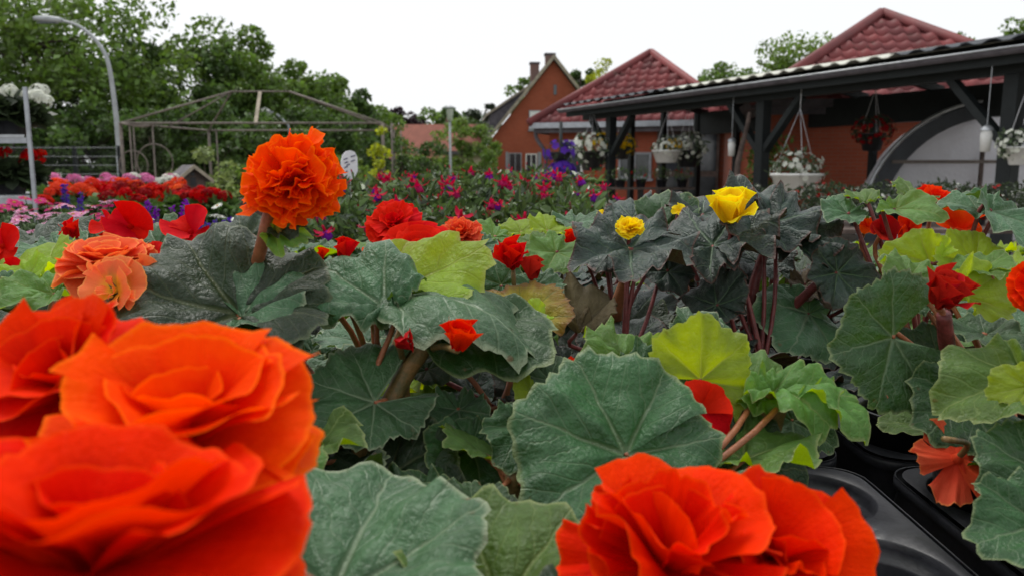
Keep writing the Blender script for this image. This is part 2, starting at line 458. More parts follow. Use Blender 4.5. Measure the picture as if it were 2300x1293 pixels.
MAT['bark'] = plain('bark', (0.075, 0.06, 0.048), 0.95, 0.1, 0, 0.4, 5, 1.0, 0.03)
t_ = NT('greenhouse_film'); o_ = t_.obj()
p_ = t_.principled((0.80, 0.82, 0.86), 0.35, 0.5, 0, t_.bump(t_.noise(o_, 2.0, 4), 0.9, 0.15))
tr_ = t_.n('BsdfTranslucent'); tr_.inputs['Color'].default_value = (0.8, 0.82, 0.86, 1)
ms_ = t_.n('MixShader'); ms_.inputs[0].default_value = 0.55; t_.l(p_, ms_.inputs[1]); t_.l(tr_.outputs[0], ms_.inputs[2])
MAT['film'] = t_.surf(ms_.outputs[0])

def wall_piece(name, poly, off, mat, parent):
    """Upright slab: polygon in one vertical plane, extruded by off; UV in metres."""
    mb = MB().prism(poly, off)
    d = V(off).cross(V((0, 0, 1)))
    d.normalize()
    uv = [(p.dot(d), p.z) for p in mb.v]
    return obj(name, mb.mesh(name, mat, False, uv), parent)

class Frame:
    """Local frame: o origin, x right along a facade, y depth, z up."""
    def __init__(s, o, ex):
        s.o = V(o); s.x = V(ex).normalized(); s.z = V((0, 0, 1)); s.y = s.z.cross(s.x)
    def __call__(s, a, b, c): return s.o + s.x * a + s.y * b + s.z * c
    def rot(s): return Matrix((s.x, s.y, s.z)).transposed()

def fbox(F, a, b, name, mat, parent, bevel=0.0):
    """Box in frame F between local corners a and b"""
    c = [(a[i] + b[i]) / 2 for i in range(3)]
    return MB().box(F(*c), [abs(b[i] - a[i]) for i in range(3)], F.rot()).build(name, mat, parent, bevel=bevel)

def window(F, x0, x1, z0, z1, parent, y=0.0, fmat=None, bars=1, name='window', blind=0.0):
    fm = fmat or MAT['white_paint']
    w = MB()
    t = 0.06
    for a, b in (((x0, z0), (x1, z0 + t)), ((x0, z1 - t), (x1, z1))):
        w.box(F((a[0] + b[0]) / 2, y - 0.02, (a[1] + b[1]) / 2), (x1 - x0, 0.08, t), F.rot())
    for xx in (x0 + t / 2, x1 - t / 2):
        w.box(F(xx, y - 0.02, (z0 + z1) / 2), (t, 0.078, z1 - z0 - 2 * t), F.rot())
    for k in range(bars):
        xx = x0 + (x1 - x0) * (k + 1) / (bars + 1)
        w.box(F(xx, y - 0.02, (z0 + z1) / 2), (t * 0.8, 0.07, z1 - z0 - 2 * t), F.rot())
    wo = w.build(name, fm, parent)
    MB().box(F((x0 + x1) / 2, y - 0.01, (z0 + z1) / 2), (x1 - x0 - 0.06, 0.03, z1 - z0 - 0.06), F.rot()).build('pane', MAT['glass'], wo)
    if blind: MB().box(F((x0 + x1) / 2, y - 0.05, z1 - t - (z1 - z0) * blind / 2), (x1 - x0 - 2 * t, 0.02, (z1 - z0) * blind), F.rot()).build('roller_blind', MAT['white_paint'], wo)
    fbox(F, (x0 - 0.06, y - 0.14, z0 - 0.07), (x1 + 0.06, y + 0.02, z0 - 0.002), 'sill', MAT['frame_grey'], wo)
    return wo

# ------------------------------------------------------------------ gabled brick house
def gable_house():
    c = P(1241, 400, 50.0); c.z = 0
    F = Frame(c, (0.998, 0.07, 0))
    hw, ze, za, L = 4.35, 2.45, 7.75, 11.0
    t = thing('brick_house', c, 'orange brick house with steep gable, two chimneys and grey shed dormer', 'house')
    wall_piece('wall', [F(-hw + .3, 0, 0), F(hw - .3, 0, 0), F(hw - .3, 0, ze + .3), F(0, 0, za), F(-hw + .3, 0, ze + .3)], F.y * 0.3, MAT['brick'], t)
    wall_piece('wall', [F(-hw + .3, .31, 0), F(-hw + .3, L, 0), F(-hw + .3, L, ze + .2), F(-hw + .3, .31, ze + .2)], F.x * 0.3, MAT['brick'], t)
    wall_piece('wall', [F(hw - .3, .31, 0), F(hw - .3, L, 0), F(hw - .3, L, ze + .2), F(hw - .3, .31, ze + .2)], -F.x * 0.3, MAT['brick'], t)
    for s in (-1, 1):
        m = MB().prism([F(s * (hw + .25), -.3, ze - .3), F(0, -.3, za + .12), F(0, -.3, za + .32), F(s * (hw + .25), -.3, ze - .08)], F.y * (L + .6))
        r_ = m.build('roof', MAT['slate'], t)
        MB().prism([F(s * (hw + .32), -.36, ze - .36), F(0, -.36, za + .06), F(0, -.36, za + .36), F(s * (hw + .32), -.36, ze - .06)], F.y * .05).build('bargeboard', MAT['bargeboard'], r_)
    # dormer on the left roof slope
    d0, d1 = 1.2, 7.0
    zr = lambda x: za - (za - ze) * abs(x) / hw
    dm = MB().prism([F(-1.2, d0, zr(-1.2) + .2), F(-3.9, d0, zr(-3.9) + .1), F(-3.9, d0, zr(-3.9) + 1.5)], F.y * (d1 - d0)).build('dormer', MAT['slate'], t)
    MB().prism([F(-.9, d0 - .2, zr(-1.2) + .30), F(-4.15, d0 - .2, zr(-3.9) + 1.42), F(-4.15, d0 - .2, zr(-3.9) + 1.58), F(-.9, d0 - .2, zr(-1.2) + .46)], F.y * (d1 - d0 + .4)).build('dormer_roof', MAT['bargeboard'], dm)
    for (x, y, top) in ((-.12, .9, za + .42), (-.75, 4.2, za + .30)):
        ch = fbox(F, (x - .28, y - .28, za - .8), (x + .28, y + .28, top), 'chimney', MAT['brick2'], t)
        fbox(F, (x - .34, y - .34, top + .002), (x + .34, y + .34, top + .12), 'cap', MAT['slate'], ch)
    window(F, -1.5, -.5, 3.55, 4.75, t, 0.0, MAT['frame_grey'], 1, blind=0.5)
    fbox(F, (.02, -.03, 5.7), (.22, .02, 6.3), 'vent_slit', MAT['glass'], t)
    window(F, -2.75, -1.95, .75, 2.15, t, 0.0, MAT['frame_grey'], 1)
    window(F, -1.7, -1.0, .75, 2.1, t, 0.0, MAT['white_paint'], 1)
    sh = fbox(F, (-2.95, -.07, .7), (-2.79, -.01, 2.2), 'shutter', MAT['frame_grey'], t)
    fbox(F, (-.95, -.07, .7), (-.72, -.01, 2.2), 'shutter', MAT['frame_grey'], t)
    return F
gable_house()

def garage():
    a = P(1000, 380, 47); b = P(1103, 380, 47); a.z = b.z = 0
    F = Frame(a, b - a); w = (b - a).length
    t = thing('garage', a, 'low beige panelled garage with flat roof joined to the brick house', 'garage')
    fbox(F, (0, 0.05, 0), (w, 5, 2.0), 'wall', MAT['beige'], t)
    fbox(F, (-.25, -.3, 2.002), (w + .1, 5.2, 2.2), 'roof', MAT['slate'], t)
    for k in range(2):
        x0 = .25 + k * (w - .2) / 2
        d_ = fbox(F, (x0, 0, .1), (x0 + (w - .6) / 2, .04, 1.75), 'door', MAT['beige'], t)
        for j in range(4): fbox(F, (x0 + .05, -.02, .25 + j * .4), (x0 + (w - .7) / 2, -.002, .55 + j * .4), 'panel', MAT['beige'], d_)
    fbox(F, (w / 2 - .06, -.05, 0), (w / 2 + .06, 0, 2.0), 'post', MAT['wood_old'], t)
garage()

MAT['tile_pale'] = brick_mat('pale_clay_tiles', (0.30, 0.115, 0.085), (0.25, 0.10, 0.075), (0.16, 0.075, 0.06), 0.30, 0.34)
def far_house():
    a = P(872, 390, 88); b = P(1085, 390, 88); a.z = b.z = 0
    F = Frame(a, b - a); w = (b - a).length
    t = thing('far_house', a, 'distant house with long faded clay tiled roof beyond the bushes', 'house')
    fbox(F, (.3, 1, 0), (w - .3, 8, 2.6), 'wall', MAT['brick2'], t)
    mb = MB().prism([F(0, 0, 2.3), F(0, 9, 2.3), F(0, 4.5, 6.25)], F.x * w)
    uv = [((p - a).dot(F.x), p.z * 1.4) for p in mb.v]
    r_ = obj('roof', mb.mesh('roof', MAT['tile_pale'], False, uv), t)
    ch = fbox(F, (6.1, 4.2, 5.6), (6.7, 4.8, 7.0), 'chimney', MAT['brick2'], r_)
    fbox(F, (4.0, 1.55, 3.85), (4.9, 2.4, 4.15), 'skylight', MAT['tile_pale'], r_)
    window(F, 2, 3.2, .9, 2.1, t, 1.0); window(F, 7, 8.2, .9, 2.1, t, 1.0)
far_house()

# ------------------------------------------------------------------ shop pavilions with pyramid roofs
def tile_mesh():
    w, L = .28, .36
    xs = [-.5, -.32, -.14, .04, .2, .34, .5]
    zs = [.012, 0, .004, .03, .062, .045, .012]
    vs = []; fs = []
    for j, (y, dz) in enumerate(((0, .022), (L, 0.0))):
        for x, z in zip(xs, zs): vs.append((x * w, y, z + dz))
    n = len(xs)
    for i in range(n - 1): fs.append((i, i + 1, n + i + 1, n + i))
    for x, z in zip(xs, zs): vs.append((x * w, 0.002, z - .012))
    for i in range(n - 1): fs.append((2 * n + i, 2 * n + i + 1, i + 1, i))
    return mesh('roof_tile', vs, fs, MAT['tile_red'], True)
TILE = tile_mesh()

def pavilion(ax, ay, ad, za, ze, hip, label, extra=None):
    """Square building with a tiled pyramid roof; hip = horizontal vector from apex to its front hip corner."""
    ap = P(ax, ay, ad); c = V((ap.x, ap.y, 0)); za = ap.z
    h = V((hip[0], hip[1], 0)); hs = [Matrix.Rotation(k * math.pi / 2, 3, 'Z') @ h for k in range(4)]
    t = thing('shop_pavilion', c, label, 'building')
    apex = c + V((0, 0, za)); eave = [c + q + V((0, 0, ze)) for q in hs]
    wc = [c + q * 0.86 for q in hs]
    for k in range(4):
        a, b = wc[k], wc[(k + 1) % 4]
        inn = (c - (a + b) / 2).normalized()
        e = (b - a).normalized() * 0.001 * k
        wall_piece('wall', [a + e, b - e, b - e + V((0, 0, ze + .02)), a + e + V((0, 0, ze + .02))], inn * 0.24, MAT['brick'], t)
    roof = MB().add(eave + [apex, c + V((0, 0, ze - .05))], [(0, 1, 4), (1, 2, 4), (2, 3, 4), (3, 0, 4)]).build('roof', MAT['tile_red'], t)
    for k in (0, 3):
        a, b = eave[k], eave[(k + 1) % 4]
        ex = (b - a); W = ex.length; ex.normalize()
        mid = (a + b) / 2; up = (apex - mid); S = up.length; up.normalize()
        nz = ex.cross(up)
        if nz.z < 0: nz = -nz
        rot = Matrix((ex, up, ex.cross(up))).transposed().to_4x4()
        if rot.col[2].z < 0: rot = Matrix((-ex, up, (-ex).cross(up))).transposed().to_4x4()
        nrow = int(S / .33)
        for r_ in range(nrow):
            y = r_ * .33
            half = W / 2 * (1 - (y + .2) / S)
            n = int(2 * half / .28)
            for i in range(n):
                x = (i - (n - 1) / 2) * .28
                p = mid + ex * x + up * (y - .05) + nz * .025
                obj('tile', TILE, roof, Matrix.Translation(p) @ rot)
    for k in range(4):
        d = (apex - eave[k]).normalized()
        MB().tube([eave[k] - d * .1 + V((0, 0, .06)), apex + V((0, 0, .05))], .12, 8).build('hip_cap', MAT['tile_red'], roof, True)
        a, b = eave[k] + V((0, 0, -.06)), eave[(k + 1) % 4] + V((0, 0, -.06))
        MB().bar(a, b, .14, .15).build('gutter', MAT['zinc' if ad > 20 else 'slate'], roof)
        MB().bar(a + V((0, 0, -.10)) + (c - a).normalized() * .15 * V((1, 1, 0)), b + V((0, 0, -.10)) + (c - b).normalized() * .15 * V((1, 1, 0)), .05, .2).build('fascia', MAT['slate'], roof)
    return t, c, eave, wc
tA, cA, eA, wA = pavilion(1462, 122, 24.0, 4.65, 2.40, (1.70, -3.55), 'brick shop pavilion whose tiled pyramid roof rises behind the far canopy end')
# downpipe at the left corner, notice boards, bench
cor = min(eA, key=lambda q: q.x / q.y); wcor = min(wA, key=lambda q: q.x / q.y)
MB().tube(curve_pts([cor + V((.12, .1, -.12)), cor + V((.14, .12, -.4)), V((wcor.x - .1, wcor.y - .15, 1.6)), V((wcor.x - .1, wcor.y - .15, 1.2)), V((wcor.x - .1, wcor.y - .15, 0.02))], 16), .055, 8).build('downpipe', MAT['slate'], tA, True)
FA = Frame(wcor, wA[(wA.index(wcor) + 1) % 4] - wcor)
WLA = (wA[(wA.index(wcor) + 1) % 4] - wcor).length
if FA.y.y < 0: FA.y = -FA.y
window(FA, .35, 1.0, 1.0, 1.95, tA, -.02, MAT['white_paint'], 0)
window(FA, 2.0, 2.9, .9, 1.6, tA, -.02, MAT['frame_grey'], 1)
gd = fbox(FA, (WLA - 1.75, -.06, .02), (WLA - .12, -.003, 2.2), 'glazed_door', MAT['wood_old'], tA)
for q in (0, 1):
    for zz in ((.2, .95), (1.1, 2.05)): fbox(FA, (WLA - 1.65 + q * .78, -.075, zz[0]), (WLA - .97 + q * .78, -.062, zz[1]), 'pane', MAT['glass'], gd)
tB, cB, eB, wB = pavilion(1980, 35, 18.0, 4.65, 2.45, (2.5, -3.45), 'brick shop pavilion with the taller looking wine red pyramid roof near the greenhouse tunnel')

def link_building():
    a = V((6.35, 21.2, 0)); b = V((6.3 + .35, 18.0, 0)); b = wB[0] * 0 + V((7.2, 17.2, 0))
    F = Frame(a, b - a); w = (b - a).length
    if F.y.x < 0: F.y = -F.y
    t = thing('link_building', a, 'low dark brick link with glazed brown door between the two pavilions', 'building')
    uvw = wall_piece('wall', [F(0, 0, 0), F(w, 0, 0), F(w, 0, 2.7), F(0, 0, 2.7)], F.y * .24, MAT['brick2'], t)
    fbox(F, (-.2, -.3, 2.702), (w + .2, 4, 2.85), 'roof', MAT['slate'], t)
    dr = fbox(F, (.7, -.06, .02), (1.75, -.002, 2.15), 'door', MAT['wood_old'], t)
    fbox(F, (.84, -.075, 1.15), (1.61, -.062, 2.0), 'pane', MAT['glass'], dr)
    fbox(F, (.84, -.075, .2), (1.61, -.062, 1.0), 'pane', MAT['glass'], dr)
    fbox(F, (1.64, -.13, 1.0), (1.68, -.064, 1.12), 'handle', MAT['metal'], dr)
    window(F, 2.2, 3.4, .8, 2.0, t, -.02, MAT['wood_old'], 1)
link_building()

# ------------------------------------------------------------------ timber canopy
CZ = 2.40
Gf = PZ(1283, 249, CZ); Gn = PZ(2300, 113, CZ)
cu = (Gn - Gf).normalized(); cw = V((-cu.y, cu.x, 0)).normalized()
if cw.x < 0: cw = -cw
CL = (Gn - Gf).length + 3.0
def CP(s, w, z): return Gf + cu * s + cw * w + V((0, 0, z - CZ))
def at_px(px, w):
    """distance along the canopy at which the line w metres inside it meets the sight line of column px"""
    k = (px - 1150) / FPX
    q = Gf + cw * w
    # depth along the camera axis is close to y here
    f = math.cos(PITCH)
    return (k * q.y / f - q.x) / (cu.x - k * cu.y / f)

def canopy():
    t = thing('timber_canopy', V((Gf.x, Gf.y, 0)), 'long dark timber market canopy with zinc gutter and corrugated roof', 'canopy')
    sl, W, RW = math.tan(R(9.5)), 3.7, 2.0
    zr = lambda w: (min(w, RW) - max(0, w - RW)) * sl
    ov = .15
    # corrugated sheets
    n = int(CL / .9)
    for i in range(n):
        s0 = -.25 + i * (CL + .3) / n; s1 = -.25 + (i + 1) * (CL + .3) / n + .05
        k = 13
        vs = []
        clear = at_px(1590, 1.0) < (s0 + s1) / 2 < at_px(2045, 1.0)
        for j in range(k):
            s = s0 + (s1 - s0) * j / (k - 1)
            zz = .035 * (1 if (j % 4) in (0, 1) else 0) + (.006 * (i % 2))
            for w in (-.10, RW, W):
                vs.append(CP(s, w, CZ + .12 + zr(w) + .1 * sl + zz))
        fs = [(j * 3 + a, (j + 1) * 3 + a, (j + 1) * 3 + a + 1, j * 3 + a + 1) for j in range(k - 1) for a in range(2)]
        o = obj('roof_sheet', mesh('roof_sheet', vs, fs, MAT['roof_clear' if clear else 'roof_sheet'], False), t)
        md = o.modifiers.new('thick', 'SOLIDIFY'); md.thickness = .012
    # gutter: half round channel with brackets
    prof = [(.065 * math.cos(a), .065 * math.sin(a)) for a in [math.pi + k * math.pi / 8 for k in range(9)]]
    vs = []; fs = []
    for s in (-.4, CL):
        for (a, b) in prof: vs.append(CP(s, -.06 + a, CZ + .03 + b))
    m_ = len(prof)
    fs = [(i, i + 1, m_ + i + 1, m_ + i) for i in range(m_ - 1)] + [tuple(range(m_))]
    go = obj('gutter', mesh('gutter', vs, fs, MAT['slate'], True), t)
    md = go.modifiers.new('thick', 'SOLIDIFY'); md.thickness = .008
    MB().tube([CP(-.4, -.128, CZ + .035), CP(CL, -.128, CZ + .035)], .012, 8).build('bead', MAT['metal'], go, True)
    for s in np.arange(.3, CL, 1.15):
        MB().bar(CP(s, -.13, CZ + .045), CP(s, .04, CZ + .075), .035, .008).build('bracket', MAT['metal'], go)
    # fascia, front beam, back beam, purlins, rafters
    MB().bar(CP(-.3, .06, CZ - .02), CP(CL, .06, CZ - .02), .035, .20).build('fascia', MAT['canopy_wood'], t)
    MB().bar(CP(-.1, .42, CZ - .09), CP(CL, .42, CZ - .09), .16, .20).build('front_beam', MAT['canopy_wood'], t)
    MB().bar(CP(-.1, W - .25, CZ - .20), CP(CL, W - .25, CZ - .20), .16, .50).build('back_beam', MAT['canopy_wood'], t)
    for w in (.9, 1.5, 2.0, 2.6, 3.1): MB().bar(CP(-.1, w, CZ + .05 + zr(w)), CP(CL, w, CZ + .05 + zr(w)), .07, .09).build('purlin', MAT['canopy_wood'], t)
    for s in np.arange(.1, CL, 1.5):
        MB().bar(CP(s, .1, CZ - .01 + .1 * sl), CP(s, RW - .02, CZ - .02 + RW * sl), .07, .13).build('rafter', MAT['canopy_wood'], t)
        MB().bar(CP(s, RW + .02, CZ - .02 + RW * sl), CP(s, W - .1, CZ - .02 + zr(W - .1)), .07, .13).build('rafter', MAT['canopy_wood'], t)
    # posts with braces
    for px in (1366, 1697, 2238):
        s = at_px(px, .42)
        MB().box(CP(s, .42, (CZ - .19) / 2), (.17, .17, CZ - .19), Matrix((cw, -cu, V((0, 0, 1)))).transposed()).build('post', MAT['canopy_wood'], t, bevel=.008)
        for sg in (-1, 1):
            MB().bar(CP(s + sg * .07, .42, CZ - .95), CP(s + sg * .78, .42, CZ - .18), .09, .13, cw).build('brace', MAT['canopy_wood'], t)
    for px, w in ((1411, 1.5), (1466, 2.4), (1438, 3.4), (1482, 3.4), (1512, 3.4), (1640, 3.4), (1940, 3.4)):
        s = at_px(px, w)
        if s < .05: s = .05
        MB().box(CP(s, w, (CZ + zr(w) - .03) / 2), (.11, .11, CZ + zr(w) - .03), Matrix((cw, -cu, V((0, 0, 1)))).transposed()).build('back_post', MAT['canopy_wood'], t)
canopy()

# ------------------------------------------------------------------ greenhouse tunnel
def greenhouse():
    c = P(2235, 420, 12.6); c.z = 0
    t = thing('greenhouse_tunnel', c, 'arched greenhouse tunnel of cloudy plastic film with dark hoop', 'greenhouse')
    rx, rz = 2.0, 2.18
    ax = V((0.35, 0.94, 0)); ex = V((0.96, -0.1, 0)).normalized(); L = 2.0
    N_ = 28
    arc = [(math.cos(math.pi * k / N_), math.sin(math.pi * k / N_) ** .85) for k in range(N_ + 1)]
    base = lambda a, b, q=0.0: c + ex * (a * rx) + V((0, 0, b * rz)) + ax * q
    vs = [base(a, b, q) for q in (0, L) for a, b in arc]
    n = N_ + 1
    obj('cover', mesh('cover', vs, [(i, i + 1, n + i + 1, n + i) for i in range(N_)], MAT['film'], True), t)
    # end sheet, slack film with folds
    rows = 10; vs = []
    for j in range(rows + 1):
        for a, b in arc:
            k = j / rows
            vs.append(base(a * .985, b * .985 * k + .01, .06 + .03 * math.sin(a * 17 + k * 4) * (1 - k)))
    fs = [(j * n + i, j * n + i + 1, (j + 1) * n + i + 1, (j + 1) * n + i) for j in range(rows) for i in range(N_)]
    obj('end_sheet', mesh('end_sheet', vs, fs, MAT['film'], True), t)
    # dark edging band and bright hoop
    vs = []
    for q in (-.05, .02):
        for a, b in arc: vs += [base(a, b, q), base(a * .87, b * .9, q)]
    m_ = len(arc)
    fs = []
    for i in range(m_ - 1):
        fs.append((2 * i, 2 * i + 1, 2 * i + 3, 2 * i + 2)); fs.append((2 * m_ + 2 * i, 2 * m_ + 2 * i + 2, 2 * m_ + 2 * i + 3, 2 * m_ + 2 * i + 1))
        fs.append((2 * i, 2 * i + 2, 2 * m_ + 2 * i + 2, 2 * m_ + 2 * i)); fs.append((2 * i + 1, 2 * m_ + 2 * i + 1, 2 * m_ + 2 * i + 3, 2 * i + 3))
    obj('edge_band', mesh('edge_band', vs, fs, MAT['roof_sheet'], False), t)
    MB().tube([base(a * 1.02, b * 1.02, -.07) for a, b in arc], .028, 8).build('hoop', MAT['metal'], t, True)
    MB().bar(base(-.8, .58, -.06), base(.8, .58, -.06), .04, .05).build('rail', MAT['rust_frame'], t)
    for a in (-.12, .45): MB().bar(base(a, 0, -.03), base(a, .66, -.03), .05, .05).build('upright', MAT['wood_old'], t)
greenhouse()

# ------------------------------------------------------------------ trees and shrubs
def leaf_cloud(cen, size, rng, up=0.5, asp=0.55):
    """one folded rhombic leaf per centre; returns (n*4,3)"""
    n = len(cen)
    nrm = rng.normal(size=(n, 3)); nrm[:, 2] += up * 1.5
    nrm /= np.linalg.norm(nrm, axis=1)[:, None]
    t = rng.normal(size=(n, 3)); t -= nrm * (t * nrm).sum(1)[:, None]
    t /= np.linalg.norm(t, axis=1)[:, None]
    b = np.cross(nrm, t)
    s = (np.asarray(size) * rng.uniform(.6, 1.35, n))[:, None]
    q = np.stack([cen - t * s * .5, cen + b * s * asp * .5 + nrm * s * .10, cen + t * s * .5, cen - b * s * asp * .5 + nrm * s * .10], 1)
    return q.reshape(-1, 3)

def tree(name, label, base, H, crown_c, crown_r, mat, nclump, nleaf, lsize, seed, group=None, cat='tree', clump=.26, trunk_r=None, shell=.55, cone=False):
    """trunk, limbs and a crown of leaf clumps; crown_c height of crown centre, crown_r (rx, ry, rz)"""
    rng = np.random.default_rng(seed)
    base = V(base)
    t = thing(name, base, label, cat, group)
    cl = []
    while len(cl) < nclump:
        p = rng.uniform(-1, 1, 3); r_ = np.linalg.norm(p)
        if r_ > 1 or r_ < shell * rng.uniform(.2, 1): continue
        if cone:
            k = (p[2] + 1) / 2; p[0] *= 1.1 * (1 - k) + .08; p[1] *= 1.1 * (1 - k) + .08
        cl.append(p * np.array(crown_r))
    cl = np.array(cl) + np.array([base.x, base.y, base.z + crown_c])
    cl[:, 2] = np.maximum(cl[:, 2], base.z + .1)
    per = nleaf // nclump
    cr = np.mean(crown_r) * clump
    pts = []
    for c in cl:
        d = rng.normal(size=(per, 3)); d /= np.linalg.norm(d, axis=1)[:, None]
        rad = rng.uniform(.25, 1.0, per)[:, None] ** .5
        k = rng.uniform(.6, 1.3)
        pts.append(c + d * rad * cr * k * np.array([1, 1, .75]))
    pts = np.concatenate(pts)
    me = npmesh('crown', leaf_cloud(pts, lsize, rng), 4, mat)
    co = obj('crown', me, t)
    tr = trunk_r or H * .022
    mb = MB()
    top = base + V((rng.uniform(-.2, .2), rng.uniform(-.2, .2), crown_c + crown_r[2] * .5))
    trunk = curve_pts([base + V((0, 0, -.05)), base + V((tr * .6, 0, crown_c * .4)), base + V((-tr * .5, tr, crown_c * .8)), top], 12)
    mb.tube(trunk, [tr * (1.15 - .9 * i / (len(trunk) - 1)) for i in range(len(trunk))], 8)
    to = mb.build('trunk', MAT['bark'], t, True)
    lb = MB()
    for c in cl[:min(nclump, 34)]:
        s = trunk[min(len(trunk) - 1, int(rng.uniform(.35, .95) * len(trunk)))]
        c = V(c); m_ = (s + c) / 2 + V((0, 0, -.06 * (c - s).length))
        lb.tube(curve_pts([s, m_, c], 6), [tr * .32, tr * .26, tr * .2, tr * .16, tr * .12, tr * .09, tr * .06], 5, False)
    lb.build('limbs', MAT['bark'], t, True)
    return t

MAT['fol_mid'] = foliage_mat('foliage_mid', ((0.070, 0.130, 0.026), (0.140, 0.220, 0.042)))
MAT['fol_dark'] = foliage_mat('foliage_dark', ((0.042, 0.080, 0.022), (0.080, 0.135, 0.032)))
MAT['fol_light'] = foliage_mat('foliage_light', ((0.10, 0.17, 0.035), (0.17, 0.25, 0.05)))
MAT['fol_lime'] = foliage_mat('foliage_lime', ((0.25, 0.30, 0.03), (0.38, 0.42, 0.03)), 0.35)
MAT['fol_purple'] = foliage_mat('foliage_copper', ((0.025, 0.014, 0.020), (0.045, 0.022, 0.030)), 0.15)
MAT['fol_thuja'] = foliage_mat('foliage_thuja', ((0.028, 0.046, 0.014), (0.045, 0.066, 0.02)), 0.15, 0.7)
MAT['fol_pine'] = foliage_mat('foliage_pine', ((0.035, 0.05, 0.030), (0.055, 0.075, 0.045)), 0.15)
MAT['fol_pale'] = foliage_mat('foliage_pale', ((0.13, 0.18, 0.06), (0.24, 0.29, 0.10)), 0.35)

def gp(x, d):
    p = P(x, 400, d); return V((p.x, p.y, 0))
def zt(y, d): return P(1150, y, d).z

WOOD = 'trees of the wood edge behind the street lamp'
for i, (px, d, ytop, rx, mat, ncl, nlf, ls, lab) in enumerate([
    (110, 30, -70, 5.2, 'fol_mid', 80, 15000, .26, 'tall airy oak with open crown behind the curved street lamp'),
    (-160, 28, -60, 4.2, 'fol_mid', 50, 7000, .26, 'broad oak partly out of frame beyond the flower rack'),
    (345, 34, 95, 4.4, 'fol_dark', 60, 13000, .27, 'dark dense oak rising just right of the curved street lamp'),
    (515, 36, 62, 3.6, 'fol_mid', 60, 13000, .26, 'fresh green round oak above the gazebo frame ridge'),
    (640, 42, 130, 4.0, 'fol_mid', 60, 13000, .29, 'green oak stepping down behind the gazebo ridge end'),
    (715, 50, 178, 4.2, 'fol_dark', 55, 12000, .31, 'darker oak second from the low end of the wood edge'),
    (785, 60, 225, 4.2, 'fol_mid', 50, 10000, .36, 'smallest oak at the low end of the wood edge'),
]):
    b = gp(px, d); top = zt(ytop, d)
    rz = (top - .8) / 2
    tree('oak_tree', lab, b, top, .8 + rz, (rx, rx * .85, rz), MAT[mat], ncl, nlf, ls, 10 + i, WOOD, clump=.24)
for i, (px, d, ytop, rx, lab) in enumerate([
    (30, 24, 265, 2.6, 'dark undergrowth bush behind the flower rack'), (190, 25, 240, 2.7, 'dark undergrowth bush behind the wire fence'),
    (330, 26, 235, 2.6, 'dark undergrowth bush behind the columnar thuja'), (470, 27, 225, 2.7, 'dark undergrowth bush under the gazebo ridge'),
    (610, 29, 235, 2.8, 'dark undergrowth bush behind the tall orange begonia'), (730, 33, 262, 2.7, 'dark undergrowth bush near the gazebo right corner')]):
    b = gp(px, d); top = zt(ytop, d)
    tree('bush', lab, b, top, top / 2, (rx, rx * .6, top / 2), MAT['fol_dark'], 34, 6000, .22, 40 + i, 'undergrowth bushes along the wood edge', 'bush', .3)

shr = [  # name, px, d, ytop, rx, mat, nclump, nleaf, leaf size, label, category
    ('elder_shrub', 455, 10.5, 338, .52, 'fol_pale', 26, 1800, .075, 'pale yellow green leafy shrub behind the bird house', 'shrub'),
    ('elder_shrub', 535, 11.0, 372, .4, 'fol_light', 20, 1200, .07, 'light green shrub between bird house and tall orange begonia', 'shrub'),
    ('garden_shrub', 690, 14.0, 298, .62, 'fol_mid', 26, 2600, .085, 'mid green rounded shrub right behind the tall orange flower', 'shrub'),
    ('garden_shrub', 765, 13.5, 325, .5, 'fol_light', 22, 1800, .08, 'soft green shrub beside the white price paddle', 'shrub'),
    ('garden_shrub', 905, 16, 300, .55, 'fol_dark', 24, 2400, .08, 'dark round shrub right of the lime yellow bush', 'shrub'),
    ('garden_shrub', 960, 30, 300, .75, 'fol_dark', 24, 2400, .12, 'dark conifer like shrub before the far tiled roof', 'shrub'),
    ('garden_shrub', 1040, 42, 268, 1.75, 'fol_light', 34, 3600, .19, 'light green broad shrub behind the lantern lamp', 'shrub'),
    ('garden_shrub', 1085, 44, 305, 1.0, 'fol_light', 20, 1600, .17, 'low pale shrub in front of the beige garage', 'shrub'),
    ('garden_shrub', 925, 20, 345, .6, 'fol_mid', 20, 1500, .09, 'low mid green shrub behind the fuchsias', 'shrub'),
    ('lime_shrub', 850, 12, 283, .20, 'fol_lime', 18, 900, .075, 'bright lime yellow upright shrub above the fuchsias', 'shrub'),
    ('lime_shrub', 205, 17, 388, .45, 'fol_lime', 12, 600, .08, 'low yellow green bush in front of the wire fence', 'shrub'),
]
for i, (nm, px, d, yt, rx, mt, nc, nl, ls, lab, cat) in enumerate(shr):
    b = gp(px, d); top = zt(yt, d)
    tree(nm, lab, b, top, top * .54, (rx, rx * .8, top * .46), MAT[mt], nc, nl, ls, 70 + i, None, cat, .3, .03)
b = gp(345, 15); top = zt(238, 15)
tree('thuja', 'slim dark columnar thuja behind the gazebo frame corner', b, top, top * .5, (.36, .36, top * .5), MAT['fol_thuja'], 70, 5000, .07, 91, None, 'conifer', .22, .05, .3, True)

